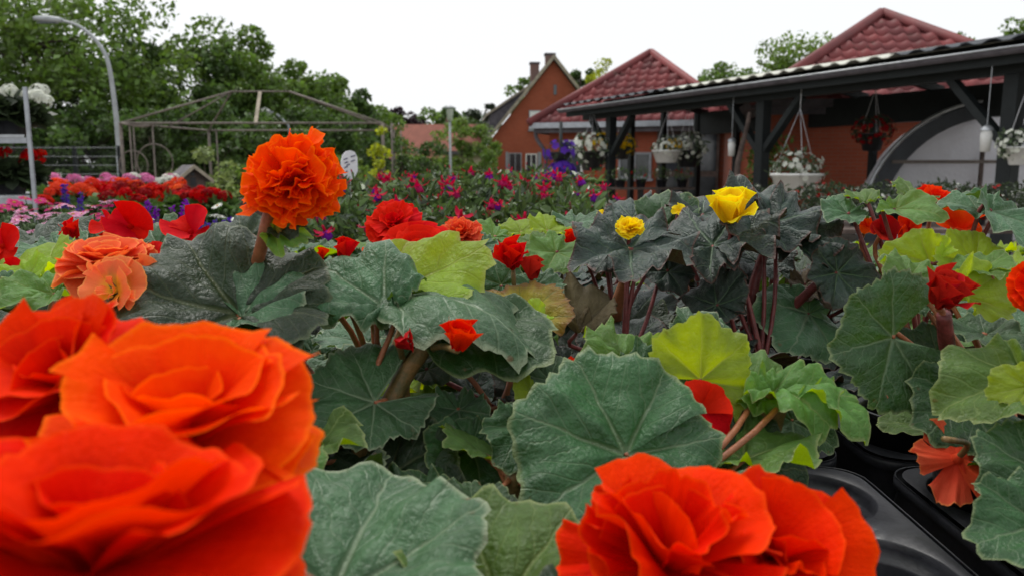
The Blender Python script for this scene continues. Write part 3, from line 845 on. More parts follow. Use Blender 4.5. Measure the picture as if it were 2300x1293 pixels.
far = [
    ('copper_beech', 893, 105, 236, 4.2, 'fol_purple', 46, 7000, .55, 'dark purple copper beech above the far tiled roof', 'tree'),
    ('background_tree', 975, 118, 246, 4.5, 'fol_mid', 40, 5000, .6, 'distant green tree between copper beech and lantern lamp', 'tree'),
    ('background_tree', 1030, 112, 240, 4.0, 'fol_dark', 40, 5000, .6, 'distant dark tree directly behind the lantern lamp head', 'tree'),
    ('pine_tree', 1090, 90, 226, 1.7, 'fol_pine', 16, 1400, .4, 'distant umbrella crowned pine left of the brick gable', 'tree'),
    ('background_tree', 1185, 85, 175, 2.2, 'fol_mid', 20, 1600, .4, 'small tree peeking over the dormer roof', 'tree'),
    ('background_tree', 1303, 70, 142, 1.6, 'fol_dark', 18, 1500, .33, 'dark green tree right behind the brick gable', 'tree'),
    ('cypress', 1350, 48, 120, .55, 'fol_lime', 26, 1800, .18, 'tall narrow golden cypress beside the first pyramid roof', 'conifer'),
    ('background_tree', 1325, 46, 168, 1.1, 'fol_lime', 16, 900, .22, 'golden leafed young tree below the narrow cypress', 'tree'),
    ('background_tree', 1385, 46, 158, .5, 'fol_light', 12, 700, .2, 'slim light green treetop left of the first pyramid apex', 'tree'),
    ('background_tree', 1615, 55, 142, 2.0, 'fol_mid', 24, 2600, .28, 'round treetop between the two pyramid roofs', 'tree'),
    ('background_tree', 1775, 42, 72, 2.4, 'fol_light', 34, 4600, .24, 'large sunny green treetop left of the second pyramid roof', 'tree'),
    ('background_tree', 2130, 48, 70, 1.2, 'fol_mid', 16, 900, .25, 'sparse treetop at the right shoulder of the second pyramid roof', 'tree'),
    ('background_tree', 2310, 30, 18, 1.2, 'fol_mid', 16, 900, .2, 'treetop showing over the near canopy roof end', 'tree'),
]
for i, (nm, px, d, yt, rx, mt, nc, nl, ls, lab, cat) in enumerate(far):
    b = gp(px, d); top = zt(yt, d)
    rz = min(rx * 1.1, top * .45) if nm not in ('cypress',) else top * .42
    tree(nm, lab, b, top, top - rz, (rx, rx, rz), MAT[mt], nc, nl, ls, 120 + i, None, cat, .3, None, .4)

def hedge(name, x0, x1, d, top, dep, n, seed, label):
    rng = np.random.default_rng(seed)
    a, b = gp(x0, d), gp(x1, d)
    t = thing(name, (a + b) / 2, label, 'hedge')
    MB().box(((a + b) / 2 + V((0, 0, top * .46))), ((b - a).length - .1, dep * .8, top * .9)).build('core', MAT['bark'], t)
    p = rng.uniform(0, 1, (n, 3)); side = rng.random(n) < .6
    p[side, 1] = rng.uniform(-.05, .06, side.sum()); p[~side, 2] = rng.uniform(.94, 1.04, (~side).sum())
    pts = np.array(a) + np.array([[1, 0, 0]]) * p[:, :1] * (b - a).length + np.array([[0, 1, 0]]) * (p[:, 1:2] - .5) * dep + np.array([[0, 0, 1]]) * p[:, 2:3] * top
    obj('foliage', npmesh('foliage', leaf_cloud(pts, .13, rng), 4, MAT['fol_light']), t)
hedge('hedge', 930, 1190, 40, .95, .9, 5000, 5, 'clipped light green hedge running in front of the beige garage')

# ------------------------------------------------------------------ street lamps, fence, gazebo frame, signs
def lamp():
    d = 22.0
    pts = [P(271, 425, d), P(266, 320, d), P(257, 230, d), P(247, 160, d), P(235, 120, d), P(210, 85, d), P(175, 58, d), P(138, 46, d)]
    pts[0].z = 0.0
    t = thing('street_lamp', pts[0], 'tall grey street lamp with curved arm against the oaks', 'street lamp')
    c = curve_pts(pts, 40)
    MB().tube(c, [.078 - .043 * (i / (len(c) - 1)) for i in range(len(c))], 10).build('pole', MAT['lamp_grey'], t, True)
    MB().tube([V((pts[0].x, pts[0].y, 0)), P(268, 352, d)], .085, 10).build('base_sleeve', MAT['lamp_grey'], t, True)
    a, b = P(140, 46, d), P(76, 41, d)
    m_ = MB()
    n = 8; prof = []
    for i in range(n + 1):
        k = i / n; r_ = .095 * (math.sin(math.pi * (.12 + .80 * k)) ** .5)
        prof.append((a.lerp(b, k), r_))
    m_.tube([p for p, r_ in prof], [r_ for p, r_ in prof], 10)
    ho = m_.build('head', MAT['lamp_grey'], t, True)
    MB().box((a.lerp(b, .55) + V((0, 0, -.10))), (.5, .14, .04)).build('glass_cover', MAT['glass'], ho)
lamp()
def lantern():
    d = 36.0
    b = gp(1012, d); top = zt(240, d)
    t = thing('lantern_lamp', b, 'grey post lamp with lantern head in front of the light shrub', 'street lamp')
    MB().tube([b, b + V((0, 0, 1.0)), b + V((0, 0, top - .55))], [.075, .06, .05], 10).build('pole', MAT['lamp_grey'], t, True)
    hd = MB().lathe([(.0, top - .62), (.12, top - .60), (.17, top - .1), (.19, top - .08)], (b.x, b.y, 0), 12).build('lantern', MAT['white_paint'], t, True)
    MB().lathe([(.0, top + .06), (.1, top + .03), (.27, top - .05), (.26, top - .09), (.0, top - .085)], (b.x, b.y, 0), 12).build('cap', MAT['lamp_grey'], hd, True)
lantern()
def far_lamp():
    d = 34.0
    b = gp(652, d)
    t = thing('far_street_lamp', b, 'far street lamp with slim bent arm seen through the gazebo frame', 'street lamp')
    MB().tube(curve_pts([b, P(650, 300, d), P(640, 276, d), P(622, 258, d), P(600, 250, d)], 24), .05, 8).build('pole', MAT['lamp_grey'], t, True)
    MB().tube([P(606, 250, d), P(596, 247, d), P(582, 250, d)], [.05, .11, .06], 8).build('head', MAT['white_paint'], t, True)
far_lamp()

def fence():
    d = 17.0
    t = thing('wire_fence', gp(60, d), 'dark green welded wire fence between rack and street lamp', 'fence')
    for px in (-40, 60, 172, 272):
        b = gp(px, d); MB().box(b + V((0, 0, .82)), (.07, .07, 1.64)).build('post', MAT['canopy_wood'], t)
    ztop = 1.15 + (380 - 330) / FPX * d
    x0, x1 = gp(-40, d), gp(272, d)
    for k in range(9):
        z = .12 + k * (ztop - .15) / 8
        MB().tube([x0 + V((0, -.04, z)), x1 + V((0, -.04, z))], .006, 6).build('rail_wire', MAT['lamp_grey'], t)
    mb = MB(); n = 60
    for k in range(n + 1):
        p = x0.lerp(x1, k / n); mb.tube([p + V((0, -.05, .08)), p + V((0, -.05, ztop + .02))], .0045, 4, False)
    o = mb.build('mesh_wires', MAT['canopy_wood'], t); o['kind'] = 'stuff'
fence()

def gazebo():
    d = 14.0
    t = thing('gazebo_frame', gp(560, d), 'bare brown steel gazebo frame without its cover', 'gazebo frame')
    m = MAT['rust_frame']
    ze = zt(277, d); zr = zt(207, d)
    LFx, RFx = gp(279, d).x, gp(862, d).x
    yb = d + 2.6
    ridge = [P(520, 206, d + 1.3), P(650, 206, d + 1.3)]
    fl, fr = V((LFx, d, ze)), V((RFx, d, ze)); bl, br = V((LFx + .55, yb, ze)), V((RFx - .2, yb, ze))
    for a, b in ((fl, fr), (bl, br), (fl, bl), (fr, br)): MB().tube([a, b], .018, 8).build('eave_rail', m, t, True)
    for a, b in ((fl, ridge[0]), (bl, ridge[0]), (fr, ridge[1]), (br, ridge[1])): MB().tube([a, b], .018, 8).build('hip_rail', m, t, True)
    MB().tube(ridge, .016, 8).build('ridge_rail', m, t, True)
    mid = fl.lerp(bl, .5); MB().tube([mid, ridge[0]], .014, 8).build('strut', m, t, True)
    for k, q in enumerate((fl, fr, bl, br)):
        for o_ in (0, .13):
            MB().tube([V((q.x + o_ * (1 if q.x < 0 else -1) * 1.2, q.y, 0)), V((q.x + o_ * (1 if q.x < 0 else -1) * 1.2, q.y, ze))], .03 if o_ == 0 else .015, 8).build('leg', m, t, True)
    for (px, w) in ((300, .0), (343, .5)):
        q = P(px, 300, d + .05); MB().tube([V((q.x, q.y, 0)), V((q.x, q.y, ze))], .016, 6).build('leg_bar', m, t, True)
    for (px, py, r_) in ((300, 372, 32), (348, 365, 40)):
        c = P(px, py, d + .05); rr = r_ / FPX * d
        MB().tube([c + V((math.cos(a) * rr, 0, math.sin(a) * rr)) for a in [k * math.pi / 16 for k in range(33)]], .011, 6, False).build('ring', m, t, True)
    MB().bar(P(584, 208, d + 1.2), P(574, 279, d + .2), .06, .03).build('loose_batten', MAT['bargeboard'], t)
    MB().tube(curve_pts([fl + V((0, -.03, 0)), P(310, 284, d), P(330, 284, d), P(345, 278, d)], 12), .02, 6).build('torn_trim', m, t, True)
gazebo()

def beacons():
    for px, lab in ((113, 'red and white striped beacon board nearer the flower rack'), (132, 'red and white striped beacon board nearer the street lamp')):
        d = 18.5
        b = gp(px, d); z1 = zt(389, d)
        t = thing('beacon_board', b, lab, 'beacon', 'striped beacon boards')
        MB().box(b + V((0, 0, z1 / 2)), (.12, .03, z1)).build('board', MAT['white_paint'], t)
        for k in range(5):
            z = z1 - .10 - k * .2
            MB().add([b + V((-.058, -.018, z - .04)), b + V((.058, -.018, z + .03)), b + V((.058, -.018, z + .10)), b + V((-.058, -.018, z + .03))], [(0, 1, 2, 3)]).build('stripe', MAT['tile_red'], t)
        MB().box(b + V((0, 0, .03)), (.4, .25, .06)).build('foot', MAT['roof_sheet'], t)
beacons()

def bird_house():
    d = 7.0
    c = P(425, 420, d)
    base = V((c.x, c.y, 0)); z0 = P(425, 421, d).z; ze = P(425, 398, d).z; zr = P(425, 374, d).z
    t = thing('bird_house', base, 'small grey wooden bird house with pitched roof on a post', 'bird house')
    F = Frame(base, V((.80, .6, 0)))
    hw = .10
    wall_piece('front', [F(-hw, -.13, z0), F(hw, -.13, z0), F(hw, -.13, ze), F(0, -.13, zr - .015), F(-hw, -.13, ze)], F.y * .02, MAT['wood_old'], t)
    wall_piece('back', [F(-hw, .11, z0), F(hw, .11, z0), F(hw, .11, ze), F(0, .11, zr - .015), F(-hw, .11, ze)], F.y * .02, MAT['wood_old'], t)
    for s in (-1, 1):
        fbox(F, (s * hw - .01, -.109, z0), (s * hw + .01, .109, ze), 'side', MAT['wood_old'], t)
        r_ = MB().prism([F(s * (hw + .05), -.19, ze - .045), F(0, -.19, zr - .012), F(0, -.19, zr + .012), F(s * (hw + .05), -.19, ze - .02)], F.y * .37).build('roof', MAT['wood_grey'], t)
        MB().prism([F(s * (hw + .056), -.2, ze - .055), F(0, -.2, zr - .02), F(0, -.2, zr + .016), F(s * (hw + .056), -.2, ze - .02)], F.y * .012).build('trim', MAT['bargeboard'], r_)
    fbox(F, (-.022, -.137, z0 + .02), (.022, -.131, z0 + .085), 'door_hole', MAT['pot'], t)
    fbox(F, (-.015, -.137, ze + .01), (.015, -.131, ze + .04), 'loft_hole', MAT['pot'], t)
    fbox(F, (-hw - .03, -.16, z0 - .02), (hw + .03, .15, z0 - .002), 'floor', MAT['wood_old'], t)
    fbox(F, (-.03, -.03, 0), (.03, .03, z0 - .022), 'post', MAT['wood_old'], t)
bird_house()

def raised_bed():
    a = P(478, 470, 5.2); b = P(600, 470, 4.9)
    t = thing('timber_raised_bed', V((a.x, a.y, 0)), 'dark weathered timber raised bed edge left of the tall orange begonia', 'raised bed')
    F = Frame(V((a.x, a.y, 0)), V((1, -.12, 0)))
    zt_ = P(500, 446, 5.1).z; n = 5
    for k in range(n):
        h = zt_ / n
        fbox(F, (-.05 + .01 * (k % 2), -.04 + .006 * (k % 2), k * h + .002), (1.25, .05, (k + 1) * h - .004), 'plank', MAT['wood_old'], t, bevel=.006)
    for x in (0.0, .62, 1.2): fbox(F, (x - .04, -.10, 0), (x + .04, -.048, zt_ - .03), 'stake', MAT['wood_old'], t)
    fbox(F, (-.02, .052, 0), (1.22, 1.0, zt_ - .05), 'soil', MAT['soil'], t)
raised_bed()

MAT['sign_white'] = plain('sign_white_plastic', (0.70, 0.70, 0.73), 0.4, 0.5, 0, 0.08, 10)
MAT['ink'] = plain('blue_black_ink', (0.03, 0.03, 0.10), 0.6, 0.3)
def price_paddle(px, py, d, h, label, ink=True):
    """rounded plastic plant label on a stalk"""
    top = P(px, py, d); c = V((top.x, top.y, 0))
    t = thing('price_paddle', V((top.x, top.y, .78)), label, 'plant label', 'white plant labels among the fuchsias')
    rot = Matrix.Rotation(R(38), 3, 'Z')
    w = h * .62
    sh = [(-.5, -.15), (-.5, .1), (-.4, .32), (-.18, .46), (.1, .5), (.36, .44), (.5, .25), (.5, -.2), (.3, -.42), (.1, -.5), (-.12, -.5), (-.34, -.38)]
    pts = [top + rot @ V((a * w, 0, b * h - h * .5)) for a, b in sh]
    bo = MB().prism(pts, rot @ V((0, .004, 0))).build('blade', MAT['sign_white'], t)
    s = top + rot @ V((0, .002, -h)); s2 = V((s.x, s.y, .80))
    MB().bar(s + V((0, 0, .01)), s2, .016, .004).build('stalk', MAT['sign_white'], t)
    if ink:
        rnd = random.Random(4)
        for (x0, x1, z) in ((-.36, -.12, .18), (.08, .36, .28), (-.3, -.1, .06), (.08, .32, .12), (-.34, -.14, -.1), (-.2, .0, -.02), (-.3, -.16, -.25)):
            p0 = top + rot @ V((x0 * w, -.0022, z * h - h * .5)); p1 = top + rot @ V((x1 * w, -.0022, (z + .05) * h - h * .5))
            MB().bar(p0, p1, .002, h * .03, rot @ V((0, 0, 1))).build('scribble', MAT['ink'], bo)
price_paddle(784, 338, 2.75, .10, 'white paddle shaped plant label with blue print above the fuchsias')
price_paddle(728, 336, 3.0, .07, 'small white plant label half hidden by the tall orange begonia', False)

# ================================================================== display tables
TZ = 0.80
def table(x0, x1, y0, y1, z, label, n=None):
    t = thing('display_table', ((x0 + x1) / 2, (y0 + y1) / 2, 0), label, 'table')
    n = n or max(2, int((y1 - y0) / .14))
    w = (y1 - y0) / n
    for k in range(n):
        MB().box(((x0 + x1) / 2, y0 + (k + .5) * w, z - .012), (x1 - x0, w - .012, .024)).build('board', MAT['wood_old'], t)
    for x in (x0 + .05, x1 - .05):
        MB().box((x, (y0 + y1) / 2, z - .055), (.05, y1 - y0, .06)).build('bearer', MAT['wood_old'], t)
        for y in (y0 + .06, y1 - .06): MB().box((x, y, (z - .086) / 2), (.06, .06, z - .086)).build('leg', MAT['wood_old'], t)
    return t
table(-1.45, 1.45, .12, 1.86, TZ, 'long wooden table under the black begonia trays', 12)
table(-.86, .55, 1.98, 3.5, TZ, 'wooden table under the fuchsias')
table(-2.6, -.9, 1.7, 3.2, TZ, 'wooden table under the pink daisies')
table(-3.7, -1.25, 3.9, 5.7, TZ, 'wooden table under the geraniums')
table(1.0, 5.2, 4.6, 6.2, TZ, 'wooden table with dark bedding plants before the greenhouse tunnel')

def leaf2(cen, size, rng, up=.5, asp=.5, droop=.15, dirs=None):
    """pointed leaf of two quads folded along the midrib: (n*8,3)"""
    n = len(cen)
    nrm = rng.normal(size=(n, 3)) * .8; nrm[:, 2] += up * 1.8
    nrm /= np.linalg.norm(nrm, axis=1)[:, None]
    t = rng.normal(size=(n, 3)) if dirs is None else dirs + rng.normal(size=(n, 3)) * .35
    t -= nrm * (t * nrm).sum(1)[:, None]
    t /= np.linalg.norm(t, axis=1)[:, None]
    b = np.cross(nrm, t)
    s = (np.asarray(size) * rng.uniform(.6, 1.3, n))[:, None]
    a0 = cen; tip = cen + t * s - nrm * s * droop
    l1 = cen + t * s * .28 + b * s * asp * .5 + nrm * s * .07; l2 = cen + t * s * .66 + b * s * asp * .38 + nrm * s * .03
    r1 = cen + t * s * .28 - b * s * asp * .5 + nrm * s * .07; r2 = cen + t * s * .66 - b * s * asp * .38 + nrm * s * .03
    return np.stack([a0, r1, r2, tip, a0, tip, l2, l1], 1).reshape(-1, 3)

MAT['fuchsia_leaf'] = foliage_mat('fuchsia_foliage', ((0.032, 0.060, 0.022), (0.11, 0.17, 0.05)), .22, .33, .6, 9.0)
MAT['daisy_leaf'] = foliage_mat('daisy_foliage', ((0.055, 0.085, 0.045), (0.11, 0.15, 0.075)), .2, .55, .3, 9.0)
MAT['geranium_leaf'] = foliage_mat('geranium_foliage', ((0.05, 0.10, 0.028), (0.09, 0.16, 0.04)), .25, .5, .35, 9.0)
MAT['bedding_leaf'] = foliage_mat('bedding_foliage', ((0.022, 0.036, 0.018), (0.045, 0.065, 0.028)), .2, .45, .4, 6.0)
MAT['daisy_eye'] = plain('daisy_eye', (0.42, 0.20, 0.03), .8, .2, 0, .4, 200, 1.0, .001)

def small_pot(parent, c, r, h, mat='pot', n=20):
    return MB().lathe([(r * .74, 0), (r * .95, h * .86), (r * 1.05, h * .87), (r * 1.05, h), (r * .97, h), (r * .93, h * .85), (.001, h * .85)], c, n).build('pot', MAT[mat], parent, True)

# ------------------------------------------------------------------ fuchsias
def fuchsia_meshes():
    mb = MB()
    mb.tube([(0, 0, 0), (0, 0, -.12), (0, 0, -.30)], [.05, .06, .085], 6)
    for k in range(4):
        a = k * math.pi / 2 + .3
        d = V((math.cos(a), math.sin(a), 0)); s = V((-d.y, d.x, 0))
        vs = []
        for (r_, z, w) in ((.06, -.28, .08), (.28, -.36, .13), (.50, -.30, .10), (.66, -.16, .015)):
            vs += [d * r_ + s * w + V((0, 0, z)), d * r_ * 1.0 + V((0, 0, z - .03)), d * r_ - s * w + V((0, 0, z))]
        mb.add(vs, [(3 * i + j, 3 * i + j + 1, 3 * i + j + 4, 3 * i + j + 3) for i in range(3) for j in range(2)])
    for k in range(3):
        a = k * 2.1; mb.tube([(0, 0, -.5), (.05 * math.cos(a), .05 * math.sin(a), -.95), (.09 * math.cos(a), .09 * math.sin(a), -1.15 - .08 * k)], .012, 4)
    red = mb.mesh('fuchsia_flower', MAT['fuchsia_red'], True)
    mc = MB(); n = 12
    prof = [(.08, -.28), (.19, -.38), (.24, -.52), (.25, -.66), (.21, -.70)]
    vs = []
    for i, (r_, z) in enumerate(prof):
        for k in range(n):
            a = 2 * math.pi * k / n; rr = r_ * (1 + (.16 * i / 4) * math.cos(4 * a)); vs.append((rr * math.cos(a), rr * math.sin(a), z + .03 * (i / 4) * math.cos(6 * a)))
    mc.add(vs, [(i * n + k, i * n + (k + 1) % n, (i + 1) * n + (k + 1) % n, (i + 1) * n + k) for i in range(4) for k in range(n)])
    cor = mc.mesh('corolla', MAT['purple'], True)
    cor2 = mc.mesh('corolla', MAT['magenta'], True)
    bud = MB().lathe([(.02, .0), (.06, -.08), (.10, -.3), (.13, -.5), (.10, -.66), (.005, -.78)], (0, 0, 0), 7).mesh('bud', MAT['fuchsia_red'], True)
    return red, cor, cor2, bud
FU = fuchsia_meshes()

def fuchsia(c, rad, h, seed, label, group):
    rng = np.random.default_rng(seed)
    t = thing('fuchsia_plant', c, label, 'fuchsia', group)
    small_pot(t, (c.x, c.y, c.z), .07, .10)
    n = 900
    d = rng.normal(size=(n, 3)); d[:, 2] = np.abs(d[:, 2]) * .9 - .35; d /= np.linalg.norm(d, axis=1)[:, None]
    k = rng.uniform(.25, 1, n)[:, None] ** .45
    cen = np.array([c.x, c.y, c.z + h * .48]) + d * k * np.array([rad, rad, h * .52])
    me = npmesh('foliage', leaf2(cen, .035, rng, .4, .5, .25, d), 4, MAT['fuchsia_leaf'], False)
    f = obj('foliage', me, t); f['kind'] = 'stuff'
    mb = MB()
    for i in range(9):
        q = V(cen[i * 7]); mb.tube(curve_pts([V((c.x, c.y, c.z + .08)), V((c.x, c.y, c.z + .08)).lerp(q, .5) + V((0, 0, .03)), q], 6), .0028, 5)
    mb.build('stems', MAT['stem_red'], t, True)
    rr = random.Random(seed)
    for i in range(rr.randint(7, 9)):
        a = rr.uniform(-math.pi * .95, .1) if rr.random() < .8 else rr.uniform(-math.pi, math.pi)
        e = rr.uniform(-.1, 1.1)
        p = V((c.x + math.cos(a) * rad * 1.16 * math.cos(e), c.y + math.sin(a) * rad * 1.16 * math.cos(e), c.z + h * .52 + h * .58 * math.sin(e)))
        s = .055 * rr.uniform(.7, 1.25)
        m = Matrix.Translation(p) @ Matrix.Rotation(rr.uniform(0, 6.28), 4, 'Z') @ Matrix.Rotation(rr.uniform(-.5, .5), 4, 'X') @ Matrix.Diagonal((s, s, s, 1))
        fo = obj('flower', FU[0], t, m); obj('corolla', FU[1 if rr.random() < .65 else 2], fo, m)
    for i in range(rr.randint(6, 9)):
        a = rr.uniform(0, 6.28); e = rr.uniform(.2, 1.4)
        p = V((c.x + math.cos(a) * rad * math.cos(e), c.y + math.sin(a) * rad * math.cos(e), c.z + h * .5 + h * .54 * math.sin(e) + .01))
        s = .017 * rr.uniform(.7, 1.2)
        obj('bud', FU[3], t, Matrix.Translation(p) @ Matrix.Rotation(rr.uniform(2.2, 3.8) if e > .7 else rr.uniform(-.6, .6), 4, 'X') @ Matrix.Diagonal((s, s, s, 1)))
FLAB = ['leafy fuchsia in the front fuchsia row', 'leafy fuchsia in the second fuchsia row', 'leafy fuchsia in the third fuchsia row', 'leafy fuchsia in the back fuchsia row']
i = 0
for d, xs, hh in ((2.16, (815, 985, 1150, 1295), .27), (2.44, (780, 920, 1060, 1190, 1300), .30), (2.75, (800, 930, 1050, 1170, 1275), .325), (3.1, (770, 880, 990, 1095, 1200), .35)):
    for n_px, px in enumerate(xs):
        q = P(px + (i * 37 % 21) - 10, 400, d); fuchsia(V((q.x, q.y + (i * 53 % 11 - 5) * .01, TZ)), .155, hh + (i * 29 % 7 - 3) * .006, 300 + i, FLAB[int(d * 3.2) - 6] + (' beside the tall orange begonia' if n_px == 0 else ' nearest the canopy' if n_px == len(xs) - 1 else ''), 'fuchsias massed behind the begonias'); i += 1

# ------------------------------------------------------------------ daisies
def daisy_mesh(mat, n=17, seed=0):
    rr = random.Random(seed); vs = []; fs = []; uv = []
    for k in range(n):
        a = 2 * math.pi * k / n + rr.uniform(-.08, .08); L = rr.uniform(.9, 1.05); dz = rr.uniform(-.12, .12)
        d = V((math.cos(a), math.sin(a), 0)); s = V((-d.y, d.x, 0)); b = len(vs)
        for (r_, w, z, v_) in ((.18, .05, .04, 0), (.5, .12, .10, .4), (.85, .13, .08 + dz * .6, .8), (1.0 * L, .06, .02 + dz, 1)):
            vs += [d * r_ + s * w + V((0, 0, z)), d * r_ - s * w + V((0, 0, z + .01))]; uv += [(0.2, v_), (.8, v_)]
        fs += [(b + 2 * i, b + 2 * i + 1, b + 2 * i + 3, b + 2 * i + 2) for i in range(3)]
    return mesh('daisy_head', vs, fs, mat, True, uv)
DM = {c: [daisy_mesh(MAT[m], 15 + 2 * j, j) for j in range(2)] for c, m in (('pink', 'pink_petal'), ('magenta', 'magenta'), ('white', 'white_petal'))}
DEYE = MB().lathe([(.24, .03), (.23, .12), (.13, .18), (.001, .20)], (0, 0, 0), 10).mesh('eye', MAT['daisy_eye'], True)

def daisy_plant(c, heads, col, seed, label, group):
    """heads: list of world points"""
    rng = np.random.default_rng(seed); rr = random.Random(seed)
    t = thing('daisy_plant', c, label, 'daisy', group)
    small_pot(t, (c.x, c.y, c.z), .06, .09)
    n = 420
    d = rng.normal(size=(n, 3)); d[:, 2] = np.abs(d[:, 2]); d /= np.linalg.norm(d, axis=1)[:, None]
    cen = np.array([c.x, c.y, c.z + .06]) + d * rng.uniform(.2, 1, n)[:, None] ** .5 * np.array([.12, .12, .10])
    f = obj('foliage', npmesh('foliage', leaf2(cen, .04, rng, .2, .16, .05, d), 4, MAT['daisy_leaf']), t); f['kind'] = 'stuff'
    sm = MB()
    for p in heads:
        q = V((c.x + rr.uniform(-.05, .05), c.y + rr.uniform(-.05, .05), c.z + .08))
        sm.tube(curve_pts([q, q.lerp(p, .6) + V((0, 0, .015)), p], 6), .0016, 5)
        s = rr.uniform(.017, .024)
        m = Matrix.Translation(p) @ Matrix.Rotation(rr.uniform(-.35, .55), 4, 'X') @ Matrix.Rotation(rr.uniform(-.4, .4), 4, 'Y') @ Matrix.Rotation(rr.uniform(0, 6), 4, 'Z') @ Matrix.Diagonal((s, s, s, 1))
        h = obj('flower', DM[col][rr.randint(0, 1)], t, m); obj('eye', DEYE, h, m)
    for k in range(5):
        q = V((c.x + rr.uniform(-.1, .1), c.y + rr.uniform(-.1, .1), c.z + .15 + rr.uniform(0, .06)))
        sm.tube([V((c.x, c.y, c.z + .08)), q], .0014, 5); sm.tube([q, q + V((0, 0, .008)), q + V((0, 0, .014))], [.003, .007, .004], 6)
    sm.build('stems', MAT['stem_thin'], t, True)

rr = random.Random(77)
DL = {'pink': 'pale pink daisy plant with yellow eyes on the table left of the begonias', 'magenta': 'deep magenta daisy plant on the table left of the begonias', 'white': 'cream white daisy plant beside the purple salvia'}
k = 0
for (px, d, ytop, col, nh, sp) in ((20, 1.95, 495, 'pink', 5, 45), (75, 2.2, 478, 'pink', 7, 45), (55, 1.85, 512, 'pink', 4, 40), (125, 2.05, 488, 'pink', 6, 40), (150, 2.4, 470, 'pink', 6, 40),
                                  (10, 2.6, 462, 'magenta', 7, 40), (95, 2.75, 455, 'magenta', 7, 45), (195, 2.6, 462, 'magenta', 5, 35), (215, 2.9, 447, 'pink', 4, 40), (255, 2.5, 470, 'magenta', 3, 30), (40, 3.0, 452, 'magenta', 6, 50), (-40, 2.2, 485, 'pink', 5, 40),
                                  (480, 2.5, 470, 'white', 3, 24), (545, 2.6, 490, 'white', 4, 22)):
    c = P(px, 560, d); c.z = TZ
    hd = [P(px + rr.uniform(-sp, sp), ytop + rr.uniform(-9, 22), d + rr.uniform(-.12, .12)) for _ in range(nh)]
    daisy_plant(c, hd, col, 500 + k, DL[col], col + ' daisies'); k += 1

# ------------------------------------------------------------------ salvia
def salvia(px, d, ytop, n, seed, mat, label):
    rr = random.Random(seed); rng = np.random.default_rng(seed)
    c = P(px, 560, d); c.z = TZ
    t = thing('salvia_plant', c, label, 'salvia')
    small_pot(t, (c.x, c.y, c.z), .05, .08)
    m_ = 260; dd = rng.normal(size=(m_, 3)); dd[:, 2] = np.abs(dd[:, 2]); dd /= np.linalg.norm(dd, axis=1)[:, None]
    cen = np.array([c.x, c.y, c.z + .07]) + dd * rng.uniform(.3, 1, m_)[:, None] * np.array([.09, .09, .10])
    f = obj('foliage', npmesh('foliage', leaf2(cen, .04, rng, .4, .35, .1, dd), 4, MAT['geranium_leaf']), t); f['kind'] = 'stuff'
    for i in range(n):
        top = P(px + rr.uniform(-26, 26), ytop + rr.uniform(-8, 20), d + rr.uniform(-.06, .06))
        bot = V((c.x + (top.x - c.x) * .6, top.y, top.z - .12))
        cc = np.array(bot.lerp(top, .15))[None] + (np.array(top) - np.array(bot.lerp(top, .15)))[None] * rng.uniform(0, 1, 90)[:, None]
        kk = (cc[:, 2] - cc[:, 2].min()) / (np.ptp(cc[:, 2]) + 1e-6)
        a = rng.uniform(0, 6.28, 90); out = np.stack([np.cos(a), np.sin(a), np.full(90, .5)], 1)
        cc = cc + out * (.009 * (1.05 - kk))[:, None]
        sp = obj('flower_spike', npmesh('flower_spike', leaf2(cc, .011, rng, .2, .6, .1, out), 4, MAT[mat]), t)
        MB().tube([V((c.x, c.y, c.z + .08)), bot, top], .0016, 5).build('stem', MAT['stem_thin'], sp, True)
salvia(345, 2.6, 448, 3, 1, 'purple', 'dark purple salvia right of the magenta daisies'); salvia(408, 2.5, 452, 4, 2, 'purple', 'dark purple salvia between red begonias and white daisies')
salvia(498, 2.4, 488, 5, 3, 'violet', 'blue violet salvia below the cream white daisies'); salvia(160, 3.2, 420, 3, 4, 'violet', 'pale violet salvia in front of the coral geraniums')
salvia(440, 2.3, 486, 4, 5, 'violet', 'violet salvia tucked behind the red begonia flower')

# ------------------------------------------------------------------ geraniums
def ger_head(mat, seed, n=42):
    rng = np.random.default_rng(seed)
    d = rng.normal(size=(n, 3)); d[:, 2] = np.abs(d[:, 2]) * 1.1 - .35; d /= np.linalg.norm(d, axis=1)[:, None]
    vs = []
    for q in d:
        q = V(q); x = q.orthogonal().normalized(); y = q.cross(x); c = q * rng.uniform(.78, .98)
        a0 = rng.uniform(0, 6)
        for k in range(5):
            a = a0 + k * 1.2566; e = x * math.cos(a) + y * math.sin(a); s = q.cross(e)
            vs += [c, c + e * .17 + s * .11 + q * .05, c + e * .30 + q * .03, c + e * .17 - s * .11 + q * .05]
    return npmesh('geranium_head', np.array([tuple(v) for v in vs]), 4, mat, False)
GH = {c: [ger_head(MAT[m], 10 + j) for j in range(2)] for c, m in (('red', 'red'), ('dark', 'dark_red'), ('coral', 'coral'), ('pink', 'pink_petal'), ('white', 'white_petal'), ('salmon', 'salmon'))}
